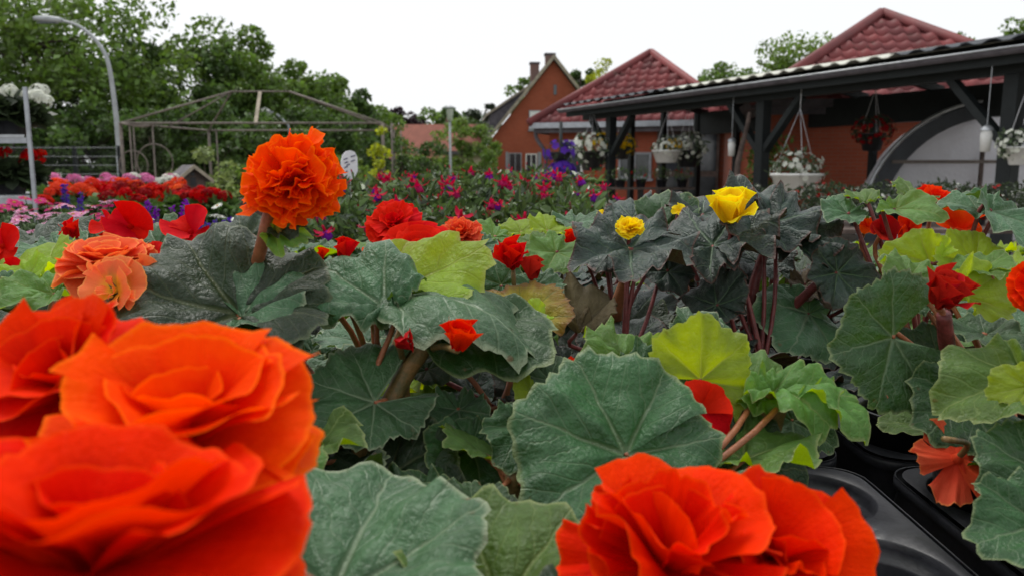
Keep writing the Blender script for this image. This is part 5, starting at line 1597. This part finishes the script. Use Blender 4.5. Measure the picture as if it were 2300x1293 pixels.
def petiole(pl, A, r_=.0026, owner=None, mat=None, sag=.25, name='petiole', into=None):
    s = crown(pl)
    c = pl['c']
    s = c.lerp(s, random.Random(int(A.x * 9999)).uniform(.55, 1.0))
    d = A - s
    mid = s.lerp(A, .5) + V((0, 0, sag * .25 * math.hypot(d.x, d.y) - .004)) + V((0, 0, 0))
    end = [A] if into is None else [A + into, A]
    pts = curve_pts([s, mid] + end, 10)
    n = len(pts)
    mb = MB().tube(pts, [r_ * (1.25 - .35 * i / (n - 1)) for i in range(n)], 7)
    m = mat or {'bronze': 'stem_red', 'green': 'stem_pink', 'pink': 'stem_pink'}[pl['type']]
    return mb.build(name, MAT[m], owner or pl['o'], True)

# named stems that carry the hero plants: control points (px, py, d), radius at base and tip, material
# ---- hero leaves: attach (px, py, d), tip (px, py, d), normal hint, material, shape
HL = [
 ((1405,1022,.50),(1200,1160,.46),(0,-.72,.70),'leaf_green',dict(m=.92,gap=4,cup=.06,fold=.04,droop=.05,ruf=.035,puff=.055,nr=12,teeth=30)),
 ((1650,1065,.53),(1835,1050,.56),(.1,-.6,.8),'leaf_dark',dict(m=.85,gap=10)),
 ((740,1350,.34),(880,1085,.43),(-.1,-.6,.8),'leaf_grey',dict(m=.95,nr=12,droop=.05,ruf=.04,teeth=26)),
 ((1120,1370,.35),(1045,1128,.41),(.1,-.6,.8),'leaf_fresh',dict(m=.66,nr=10,fold=.16)),
 ((1290,1400,.33),(1265,1258,.36),(0,-.6,.8),'leaf_dark',dict(m=.8)),
 ((870,1070,.56),(1065,1120,.52),(0,-.5,.85),'leaf_dark',dict(m=.95,gap=8,cup=.14)),
 ((1060,1000,.58),(1090,1132,.53),(.2,-.8,.5),'leaf_green',dict(m=.7)),
 ((842,905,.58),(690,985,.545),(-.05,-.72,.70),'leaf_grey',dict(m=.98,gap=24,cup=.06,funnel=.12,fold=.02,droop=.10,ruf=.05,nr=12,teeth=26)),
 ((535,708,.60),(395,565,.655),(.10,-.50,.85),'leaf_dark',dict(m=.95,gap=6,cup=.10,funnel=.32,fold=.0,droop=.0,ruf=.06,nr=12,teeth=28,curl=.12)),
 ((545,715,.595),(695,645,.60),(-.25,-.55,.80),'leaf_grey',dict(sc=1.0,m=.56,gap=60,cup=.12,droop=.2,nr=10,lobe=.02)),
 ((650,745,.64),(735,735,.60),(0,-.3,.95),'leaf_dark',dict(m=.8)),
 ((862,690,.615),(692,606,.650),(.05,-.45,.9),'leaf_grey',dict(sc=.92,m=.58,gap=12,cup=.05,funnel=.22,droop=.05,ruf=.06,nr=12,teeth=26,curl=.2)),
 ((878,682,.645),(1170,772,.600),(.05,-.08,1.0),'leaf_grey',dict(sc=1.0,m=.33,gap=30,arch=.15,droop=.0,fold=-.06,cup=0,funnel=0,ruf=.03,nr=12,teeth=26)),
 ((852,668,.665),(1092,592,.69),(0,-.50,.85),'leaf_yellow',dict(m=.34,gap=14,cup=.10,droop=.0,ruf=.05,nr=10,teeth=26)),
 ((1010,768,.66),(1215,850,.60),(.1,-.4,.9),'leaf_green',dict(m=.50,arch=.06,fold=.0,droop=.05)),
 ((1400,805,.63),(1300,800,.60),(-.1,-.5,.85),'leaf_fresh',dict(m=.95,cup=.1,ruf=.09,puff=.10,rk=6)),
 ((1425,830,.61),(1572,862,.58),(.1,-.55,.80),'leaf_green',dict(m=.62,ruf=.08,puff=.10,arch=.08)),
 ((1573,852,.575),(1668,768,.59),(0,-1,.10),'leaf_yellow',dict(sc=1.0,m=.92,gap=40,ruf=.05,puff=.06)),
 ((1565,775,.66),(1530,690,.68),(.3,-.8,.3),'leaf_grey',dict(m=.55,ruf=.08)),
 ((1640,790,.66),(1545,745,.68),(0,-.5,.8),'leaf_grey',dict(m=.55,ruf=.07)),
 ((1475,790,.68),(1450,745,.69),(0,-.7,.6),'leaf_yellow',dict(m=.9,ruf=.1)),
 ((1700,885,.585),(1775,800,.62),(0,-.45,.85),'leaf_fresh',dict(m=.8,ruf=.09,puff=.1)),
 ((1735,885,.575),(1885,975,.53),(.15,-.5,.85),'leaf_fresh',dict(m=.66,ruf=.09,puff=.12,arch=.15)),
 ((1820,890,.57),(1945,985,.54),(.5,-.4,.7),'leaf_fresh',dict(m=.45,ruf=.08,arch=.12)),
 ((1780,945,.60),(1890,1012,.57),(0,-.7,.6),'leaf_grey',dict(m=.7,ruf=.06)),
 ((2005,757,.62),(1850,800,.60),(-.2,-.95,.20),'leaf_green',dict(m=1.03,gap=28,cup=.08,fold=.02,droop=.08,ruf=.03,nr=12,teeth=28,puff=.04)),
 # bronze leaved plant
 ((1725,500,.86),(1750,420,.92),(0,-.85,.5),'leaf_bronze',dict(m=.92,ruf=.07,puff=.07,nr=10,rk=6)),
 ((1765,530,.86),(1872,468,.90),(.2,-.6,.75),'leaf_bronze',dict(m=.75,ruf=.09,puff=.08,nr=10,rk=6)),
 ((1600,553,.84),(1530,482,.92),(-.1,-.75,.65),'leaf_bronze',dict(m=.92,ruf=.09,puff=.08,nr=10,rk=6)),
 ((1415,562,.80),(1272,592,.76),(0,-.38,.95),'leaf_bronze',dict(m=.92,ruf=.08,puff=.07,nr=10,rk=6)),
 ((1610,685,.80),(1530,660,.84),(0,-.85,.4),'leaf_bronze',dict(m=.9,ruf=.07,puff=.06)),
 ((1880,612,.82),(1940,550,.84),(.1,-.9,.3),'leaf_bronze',dict(m=.95,ruf=.06,puff=.06,nr=10)),
 ((1700,590,.92),(1800,625,.88),(0,-.4,.9),'leaf_bronze',dict(m=.9,ruf=.08)),
 ((1640,600,.95),(1560,640,.92),(0,-.4,.9),'leaf_bronze',dict(m=.9,ruf=.08)),
 ((1365,560,.95),(1350,478,1.0),(0,-.8,.5),'leaf_bronze',dict(m=.85,ruf=.05)),
 ((1470,545,.98),(1400,500,1.02),(0,-.5,.85),'leaf_bronze',dict(m=.85,ruf=.08)),
 ((1492,512,1.0),(1478,425,1.05),(0,-.95,.25),'leaf_green',dict(m=.66,ruf=.05,cup=.2,gap=20)),
 ((1420,490,1.05),(1375,452,1.1),(0,-.7,.6),'leaf_bronze',dict(m=.8,ruf=.08)),
 ((1578,482,1.0),(1580,440,1.05),(0,-.7,.6),'leaf_bronze',dict(m=.9,ruf=.08)),
 ((1640,520,.92),(1690,540,.88),(0,-.5,.8),'leaf_bronze',dict(m=.9,ruf=.09)),
 ((1815,705,.85),(1770,800,.78),(0,-.9,.4),'leaf_grey',dict(m=.62,fold=-.2,ruf=.05)),
 ((1808,640,.88),(1862,690,.84),(0,-.8,.5),'leaf_dry',dict(m=.7,ruf=.1)),
 ((1295,748,.75),(1378,650,.78),(-.4,-.8,.4),'leaf_dry',dict(sc=.85,m=.32,ruf=.14,fold=.5)),
 ((1500,610,.85),(1540,660,.82),(0,-.6,.7),'leaf_bronze',dict(m=.9)),
 ((1170,715,.70),(1165,622,.74),(0,-.92,.38),'leaf_amber',dict(m=.95,gap=50,ruf=.05,puff=.06,nr=10)),
 ((1195,722,.69),(1248,690,.70),(0,-.8,.5),'leaf_yellow',dict(m=.7)),
 ((1125,640,.78),(1100,565,.80),(0,-.85,.45),'leaf_green',dict(m=.85)),
 ((1205,640,.77),(1262,690,.74),(.1,-.6,.75),'leaf_grey',dict(m=.7)),
 # right
 ((2010,472,.80),(2138,492,.76),(0,-.55,.85),'leaf_fresh',dict(m=.6,arch=.05,ruf=.04)),
 ((1945,455,.85),(1898,425,.88),(.2,-.7,.6),'leaf_fresh',dict(m=.6)),
 ((1905,482,.85),(1855,492,.83),(0,-.5,.85),'leaf_grey',dict(m=.8)),
 ((2050,440,.86),(2090,430,.88),(0,-.5,.85),'leaf_fresh',dict(m=.8)),
 ((2200,478,.78),(2100,458,.80),(0,-.4,.9),'leaf_grey',dict(m=.55,arch=.08)),
 ((2225,475,.76),(2320,570,.70),(.3,-.55,.8),'leaf_grey',dict(m=.62)),
 ((2090,592,.74),(1968,556,.76),(0,-.92,.3),'leaf_yellow',dict(m=.75,gap=40)),
 ((2190,592,.74),(2200,512,.76),(0,-.95,.25),'leaf_yellow',dict(m=1.1,gap=55,ruf=.03)),
 ((2200,608,.70),(2110,590,.73),(0,-.4,.9),'leaf_fresh',dict(m=.9)),
 ((2045,620,.68),(1985,612,.66),(0,-.45,.9),'leaf_fresh',dict(m=.95,puff=.1,ruf=.08)),
 ((2170,665,.68),(2262,600,.70),(0,-.85,.25),'leaf_yellow',dict(m=.6)),
 ((2060,688,.70),(1965,665,.72),(0,-.45,.9),'leaf_grey',dict(m=.75)),
 ((2215,752,.62),(2310,800,.58),(0,-.5,.85),'leaf_green',dict(m=.82)),
 ((2170,895,.60),(2062,995,.56),(0,-.7,.7),'leaf_green',dict(m=.62)),
 ((2300,845,.55),(2112,912,.54),(0,-.35,.95),'leaf_fresh',dict(m=.5,ruf=.06)),
 ((2310,868,.52),(2205,892,.53),(0,-.6,.7),'leaf_yellow',dict(m=.6)),
 ((2330,1055,.50),(2205,1112,.48),(0,-.55,.8),'leaf_green',dict(m=.7)),
 ((2340,1180,.46),(2172,1225,.44),(0,-.55,.85),'leaf_green',dict(m=.72)),
 ((2110,800,.68),(2005,842,.66),(0,-.6,.8),'leaf_dark',dict(m=.6)),
 # left
 ((95,632,.70),(-30,600,.74),(0,-.5,.8),'leaf_yellow',dict(m=.60,sc=.75)),
 ((62,625,.70),(140,640,.68),(0,-.6,.75),'leaf_yellow',dict(m=.9,sc=.7)),
 ((120,662,.66),(-15,692,.62),(0,-.45,.9),'leaf_fresh',dict(m=.7,puff=.1,ruf=.07)),
 ((10,655,.68),(-50,640,.68),(0,-.6,.8),'leaf_grey',dict(m=.9)),
 ((80,545,1.0),(155,552,.95),(0,-.3,.95),'leaf_dark',dict(m=.8)),
 ((120,562,.90),(165,577,.86),(0,-.5,.85),'leaf_grey',dict(m=.8)),
 ((268,520,.85),(312,546,.82),(0,-.5,.85),'leaf_grey',dict(m=.7)),
 ((355,556,.80),(330,495,.84),(0,-.8,.5),'leaf_green',dict(m=.8)),
 ((545,545,.75),(535,472,.78),(0,-.85,.4),'leaf_dark',dict(m=.7)),
 ((605,575,.70),(545,548,.72),(0,-.5,.85),'leaf_grey',dict(m=.7)),
 ((622,515,.604),(695,508,.595),(0,-.6,.75),'leaf_dark',dict(sc=.8,nopet=1,m=.5,ruf=.12,gap=50)),
 ((618,522,.602),(705,540,.59),(.1,-.8,.5),'leaf_fresh',dict(sc=.8,nopet=1,m=.4,ruf=.12,gap=60)),
 ((616,512,.604),(648,490,.60),(0,-.8,.5),'leaf_amber',dict(sc=.8,nopet=1,m=.6,ruf=.1,gap=60)),
 # middle filler
 ((1110,532,.95),(1055,520,.93),(0,-.5,.85),'leaf_fresh',dict()),
 ((1170,522,.98),(1160,488,1.02),(0,-.7,.6),'leaf_yellow',dict()),
 ((1230,520,.95),(1272,500,.98),(0,-.6,.7),'leaf_yellow',dict()),
 ((1205,548,.90),(1185,520,.92),(0,-.6,.75),'leaf_fresh',dict()),
 ((1085,552,.85),(1032,562,.83),(0,-.5,.85),'leaf_grey',dict()),
 ((1250,568,.85),(1225,615,.80),(0,-.6,.8),'leaf_fresh',dict()),
 ((1290,502,1.0),(1312,518,.95),(0,-.5,.85),'leaf_grey',dict()),
 ((1235,855,.62),(1255,795,.65),(0,-.7,.6),'leaf_grey',dict(m=.9)),
 ((1192,880,.60),(1162,902,.58),(0,-.8,.4),'leaf_yellow',dict(m=.7)),
 ((1175,955,.54),(1120,1062,.50),(-.1,-.8,.5),'leaf_green',dict(m=.6)),
 ((1150,945,.56),(1185,912,.57),(0,-.7,.6),'leaf_green',dict(m=.8)),
 ((1030,920,.62),(1045,1002,.58),(0,-.8,.5),'leaf_grey',dict(m=.7,ruf=.1)),
 ((1060,880,.70),(1145,905,.66),(0,-.6,.7),'leaf_bronze',dict(m=.8)),
 ((960,830,.66),(1010,860,.64),(0,-.6,.7),'leaf_dark',dict(m=.8)),
 ((700,1010,.52),(800,995,.50),(0,-.4,.9),'leaf_fresh',dict(m=.35,ruf=.1)),
 ((720,985,.58),(640,960,.60),(0,-.5,.8),'leaf_dark',dict(m=.7)),
]
# ---- flowers: centre (px, py, d), radius px, facing, kind, petal material, plant label, stem material
HF = [
 (645,392,.60,106,(-.2,-.62,.75),'carnation','orange','begonia with one tall ruffled orange bloom above all the leaves','stem_pink'),
 (690,428,.592,92,(.62,-.45,-.55),'skirt','orange',None,'stem_pink'),
 (120,835,.30,205,(-.15,-.6,.75),'rose_big','orange_deep','front begonia with three huge blurred orange red blooms','stem_pink'),
 (415,915,.27,280,(.12,-.32,.95),'rose_big','orange',None,'stem_pink'),
 (225,1165,.205,425,(.12,.05,1),'rose_big','orange_deep',None,'stem_pink'),
 (1490,1225,.31,225,(-.15,-.35,.95),'frill','orange_deep','front begonia with ragged orange red double bloom beside empty tray cells','stem_pink'),
 (1760,1230,.325,175,(.30,-.45,.85),'frill','orange_deep',None,'stem_pink'),
 (240,578,.62,106,(.05,-.22,1),'rose','salmon','begonia with a large salmon rose shaped bloom','stem_green'),
 (245,648,.57,78,(-.25,-.85,.4),'open','salmon_yellow','begonia with a salmon bloom glowing yellow at its heart','stem_green'),
 (322,612,.60,42,(.5,-.6,.5),'poppy','salmon',None,'stem_green'),
 (290,505,.75,58,(.25,-.9,.35),'poppy','red','begonia with an upright red two petalled bloom before the daisies','stem_green'),
 (238,508,.78,36,(-.3,-.7,.5),'poppy','red',None,'stem_green'),
 (425,512,.75,58,(0,-.65,.75),'poppy','red','begonia with a flat red bloom left of the tall orange one','stem_green'),
 (165,525,.85,36,(-.2,-.6,.7),'tulip','red','begonia with a half open red bloom among the daisy stems','stem_green'),
 (2,548,.75,52,(.2,-.8,.5),'poppy','red','begonia with red blooms beside the lime leaf','stem_green'),
 (28,610,.72,34,(.1,-.8,.3),'poppy','red',None,'stem_green'),
 (345,562,.72,32,(0,-.6,.7),'single','red',None,'stem_green'),
 (308,560,.68,34,(.4,-.6,.6),'bud','pink_bud',None,'stem_green'),
 (880,495,.85,62,(-.1,-.6,.7),'rose_open','red','begonia with a wide red bloom in front of the fuchsias','stem_green'),
 (940,560,.76,95,(0,-.45,.9),'rose','red','begonia with the biggest pure red bloom behind a lime leaf','stem_green'),
 (1032,520,.85,40,(-.2,-.7,.6),'carnation','coral','begonia with a round coral pompon bloom','stem_green'),
 (772,568,.66,44,(.1,-.3,.9),'bud','red','begonia with a fat red bud below the tall orange bloom','stem_pink'),
 (830,570,.70,22,(.1,-.5,.8),'poppy','orange',None,'stem_pink'),
 (722,575,.66,26,(.1,-.3,.9),'bud','orange_deep',None,'stem_pink'),
 (1150,585,.75,62,(-.1,-.4,.9),'tulip','red','begonia with a pointed upright red bloom','stem_green'),
 (1195,612,.74,48,(.1,-.2,1),'bud','dark_red',None,'stem_green'),
 (1280,545,.90,38,(.1,-.3,.9),'bud','orange_deep','begonia with an orange bud between green and bronze leaves','stem_green'),
 (1048,606,.73,28,(.3,-.7,.4),'poppy','red',None,'stem_green'),
 (1640,480,.83,68,(-.2,-.3,.95),'cup','yellow','bronze leaved begonia with the big yellow bloom','stem_red'),
 (1415,510,.80,30,(0,-.6,.7),'ragged','yellow','bronze leaved begonia with a small ragged yellow bloom','stem_red'),
 (1525,470,.93,18,(0,-.6,.7),'single','yellow',None,'stem_red'),
 (1355,480,.93,14,(0,-.6,.7),'single','yellow',None,'stem_red'),
 (2108,448,.85,48,(.1,-.6,.7),'rose_open','orange_deep','begonia with orange blooms above pale leaves before the greenhouse tunnel','stem_pink'),
 (2155,506,.80,52,(0,-.5,.85),'poppy','orange',None,'stem_pink'),
 (2048,512,.82,36,(.3,-.7,.2),'single','orange_deep',None,'stem_pink'),
 (1985,520,.82,36,(0,-.7,.3),'poppy','dark_red',None,'stem_pink'),
 (1950,505,.86,22,(0,-.7,.5),'single','orange',None,'stem_pink'),
 (2118,668,.60,78,(.1,-.35,.9),'cup','dark_red','begonia with a dark red half closed bloom on a thick stem','stem_pink'),
 (2338,640,.60,60,(-.3,-.8,.4),'rose_open','orange_deep','begonia with an orange bloom right of the dark red one','stem_pink'),
 (1030,768,.55,60,(.15,-.35,.9),'cup','orange_deep','begonia with arching grey green leaves and a small orange bloom beneath','stem_green'),
 (900,768,.565,44,(.55,-.6,.2),'bud','dark_red',None,'stem_green'),
 (1292,835,.66,38,(-.3,-.7,.5),'carnation','orange_deep','begonia with a frilled orange bloom peeking behind the big round leaf','stem_green'),
 (1585,918,.548,70,(.25,-.8,.45),'single','red','begonia with a red bloom under crinkled lime leaves','stem_green'),
]
STEMS = [   # ctrl points, r0, r1, material
 ([(566,625,.64),(588,550,.612),(605,480,.606),(640,430,.605)], .0056, .0046, 'stem_pink'),
 ([(1665,1010,.585),(1690,940,.585),(1720,870,.585)], .0145, .012, 'stem_green'),
 ([(1720,990,.58),(1745,920,.58),(1760,885,.58)], .008, .007, 'stem_green'),
 ([(895,930,.62),(900,860,.62),(905,800,.62),(935,730,.62)], .0095, .006, 'stem_green'),
 ([(905,850,.61),(940,800,.61),(970,755,.61)], .009, .006, 'stem_green'),
 ([(1700,830,.87),(1700,760,.86),(1690,660,.86),(1725,545,.87)], .012, .005, 'stem_red'),
 ([(1712,800,.86),(1725,745,.86),(1780,690,.85),(1845,628,.83)], .0085, .0045, 'stem_red'),
 ([(1710,790,.87),(1728,720,.87),(1740,620,.90)], .0075, .005, 'stem_red'),
 ([(1690,800,.87),(1705,720,.87),(1715,660,.90)], .006, .004, 'stem_red'),
 ([(1680,800,.87),(1650,740,.88),(1612,690,.82)], .006, .003, 'stem_red'),
 ([(2130,900,.64),(2132,820,.64),(2124,750,.615),(2120,705,.605)], .0085, .0055, 'stem_red'),
 ([(2110,860,.63),(2050,875,.62),(1985,892,.60)], .0045, .0035, 'stem_pink'),
 ([(1385,690,.88),(1408,620,.86),(1412,565,.80)], .010, .005, 'stem_pink'),
 ([(1190,800,.73),(1180,750,.72),(1172,712,.70)], .009, .005, 'stem_red'),
 ([(610,1060,.36),(650,1010,.34),(560,985,.29)], .006, .005, 'stem_pink'),
]
for n_, (pts, r0, r1, m) in enumerate(STEMS):
    w = [P(*p) for p in pts]
    pl = get_plant(w[0])
    pl['type'] = 'bronze' if (m == 'stem_red' and pts[0][0] < 2000) else ('pink' if m == 'stem_pink' else pl['type'])
    c = pl['c']
    c0 = V((c.x, c.y, c.z - .015)); path = curve_pts([c0, c0.lerp(w[0], .5) + V((0, 0, .01))] + w, 20)
    k = len(path)
    MB().tube(path, [r0 + (r1 - r0) * i / (k - 1) for i in range(k)], 10).build('stem', MAT[m], pl['o'], True)

for n_, (a, t, hint, m, kw) in enumerate(HL):
    A, T = P(*a), P(*t)
    sc = kw.pop('sc', None); nopet = kw.pop('nopet', 0)
    if sc is None: sc = .95 if (n_ in (0, 2, 3, 4) or kw.get('m', .78) < .6) else .83
    T = A + (T - A) * sc
    pl = get_plant(V((A.x, A.y, 0)) if a[2] > .45 else V((A.x * 1.0, A.y, 0)))
    if m == 'leaf_bronze': pl['type'] = 'bronze'
    if m == 'leaf_bronze': kw = dict(kw); kw['lobe'] = .075; kw['ruf'] = kw.get('ruf', .06) * 1.15; kw['tooth'] = .075
    M_, L = leaf_matrix(A, T, hint)
    lf = obj('leaf', begonia_leaf(2000 + n_, MAT[m], **kw), pl['o'], M_)
    pl['nleaf'] += 1; pl['mats'][m] = pl['mats'].get(m, 0) + 1
    if not nopet: petiole(pl, A, .0021, lf, into=M_.to_3x3().col[2].normalized() * -.006 + M_.to_3x3().col[1].normalized() * -.012)

for n_, (x, y, d, rp, nrm, kind, m, lab, sm) in enumerate(HF):
    C = P(x, y, d); Rr = rp / FPX * d * 1.02
    pl = get_plant(C)
    if lab: pl['fl'].insert(0, lab)
    pl['hasfl'] = True
    nn = V(nrm).normalized()
    fo = flower(pl['o'], C - nn * Rr * .25, nrm, Rr, kind, m, 3000 + n_)
    sf = {(1030, 768): (955, 790, .612), (900, 768): (906, 815, .617), (2118, 668): (2121, 720, .607)}.get((x, y))
    if sf:
        q0 = P(*sf); q1 = C - nn * Rr * .38
        MB().tube(curve_pts([q0, q0.lerp(q1, .5) + V((0, 0, .004)), q1], 8), .0026, 7).build('flower_stalk', MAT[sm], fo, True)
    elif n_ > 1: petiole(pl, C - nn * Rr * .38, .0024, fo, sm, .1, 'flower_stalk', V((0, 0, -.02)) - nn * .01)

# the fallen coral flower lying on the tray, seen from behind
C = P(2150, 1030, .55)
ff = thing('fallen_flower', C, 'fallen coral begonia flower lying face down across the tray edge', 'flower')
fn = V((.05, .62, -.55))
fo = flower(ff, C, fn, 112 / FPX * .55, 'fallen', 'coral', 4001)
MB().tube(curve_pts([C, C - fn * .02 + V((0, 0, .005)), P(2120, 985, .52)], 8), .0022, 7).build('stalk', MAT['stem_green'], ff, True)

# ------------------------------------------------------------------ remaining plants of the trays
TOPZ = lambda y: .955 if y < .72 else (.975 if y < 1.0 else .99)
for k, c in CELLS.items():
    if c.y < .42: continue
    if abs(c.x) > .66 * c.y + .10: continue
    rr = random.Random(str(k))
    if k not in PLANTS and rr.random() < (.15 if c.y < .75 else .12): continue
    new = k not in PLANTS
    pl = plant_at(k)
    pxc = 1150 + FPX * c.x / c.y
    if new: pl['type'] = 'bronze' if (1260 < pxc < 1900 and .78 < c.y < 1.3) else 'green'
    crown(pl)
    have = pl['nleaf']
    n = max(2, (rr.randint(8, 11) if new else rr.randint(7, 9)) - have)
    top = TOPZ(c.y)
    if pl['type'] == 'bronze': pool = ['leaf_bronze'] * 7 + ['leaf_dark']
    elif 'leaf_yellow' in pl['mats'] or pxc > 1900: pool = ['leaf_green', 'leaf_fresh', 'leaf_grey', 'leaf_fresh', 'leaf_yellow']
    else: pool = ['leaf_green'] * 4 + ['leaf_grey'] * 3 + ['leaf_fresh'] * 2 + ['leaf_dark'] * 3
    a0 = rr.uniform(0, 6.28)
    for q in range(n):
        az = a0 + q * 2.4 + rr.uniform(-.3, .3)
        hh = rr.uniform(.025, 1.0)
        z = c.z + .015 + (top - c.z - .02) * hh
        r_ = (.030 + .045 * (1 - hh)) * rr.uniform(.7, 1.3)
        A = V((c.x + math.cos(az) * r_, c.y + math.sin(az) * r_, z))
        L = rr.uniform(.042, .066) if hh > .3 else rr.uniform(.035, .052)
        el = rr.uniform(-.45, .15) if hh < .75 else rr.uniform(-.15, .45)
        d = V((math.cos(az) * math.cos(el), math.sin(az) * math.cos(el), math.sin(el)))
        T = A + d * L
        hint = V((-math.cos(az) * .25 + rr.uniform(-.3, .3), -math.sin(az) * .25 + rr.uniform(-.35, .2), 1))
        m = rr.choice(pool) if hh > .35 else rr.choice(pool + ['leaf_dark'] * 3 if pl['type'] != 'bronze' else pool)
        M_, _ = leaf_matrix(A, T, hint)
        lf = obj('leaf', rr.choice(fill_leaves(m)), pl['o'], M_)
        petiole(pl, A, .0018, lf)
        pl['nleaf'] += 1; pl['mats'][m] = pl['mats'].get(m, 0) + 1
# labels
TRP = {(9, 9): 'row of pots standing between two trays', (0, 0): 'tray with the empty cells', (1, 0): 'tray under the fallen coral flower', (-1, 0): 'tray below the tall orange bloom', (-2, 0): 'tray under the salmon blooms',
       (0, 1): 'tray behind the big round leaf', (1, 1): 'tray behind the dark red bloom', (2, 1): 'tray right of the dark red bloom', (-1, 1): 'tray behind the tall orange bloom', (-2, 1): 'tray behind the salmon blooms', (2, 0): 'tray right of the fallen flower',
       (0, 2): 'last tray before the fuchsias', (-1, 2): 'last tray before the timber raised bed', (-2, 2): 'last tray before the pink daisies', (-3, 2): 'last tray near the flower rack', (1, 2): 'last tray behind the yellow blooms', (2, 2): 'last tray before the dark bedding plants'}
nb = 0
for k, pl in PLANTS.items():
    crown(pl)
    if pl['fl']: lab = pl['fl'][0]
    elif pl['type'] == 'bronze': lab = 'bronze leaved begonia without bloom in the ' + TRP.get(k[:2], 'outer tray')
    elif pl.get('hasfl'): lab = 'green leaved begonia with a small bloom in the ' + TRP.get(k[:2], 'outer tray')
    else: lab = 'green leaved begonia without blooms in the ' + TRP.get(k[:2], 'outer tray')
    pl['o']['label'] = lab
print('PLANTS', len(PLANTS), 'objects', len(bpy.data.objects))

# compost crumbs spilled on the trays
rng = np.random.default_rng(8)
n = 900
cx = rng.uniform(-1.1, 1.1, n); cy = rng.uniform(.45, 1.75, n)
vs = []
for x, y in zip(cx, cy):
    lx = min(abs(((x - TX0) % TGX) - q * CP_) for q in range(4)); ly = min(abs(((y - TY0) % TGY) - q * CP_) for q in range(5))
    if x < TX0 or max(lx, ly) > .012: continue
    r_ = rng.uniform(.0008, .0026); c = V((x, y, TRAY_TOP + r_ * .4)); o = [V(q) * r_ for q in rng.normal(size=(4, 3))]
    for tri in ((0, 1, 2), (0, 2, 3), (0, 3, 1), (1, 3, 2)): vs += [c + o[q] for q in tri]
o = obj('compost_crumbs', npmesh('compost_crumbs', np.array([tuple(v) for v in vs]), 3, MAT['soil']))
tag(o, 'brown compost crumbs spilled over the black trays', 'compost', None, 'stuff')
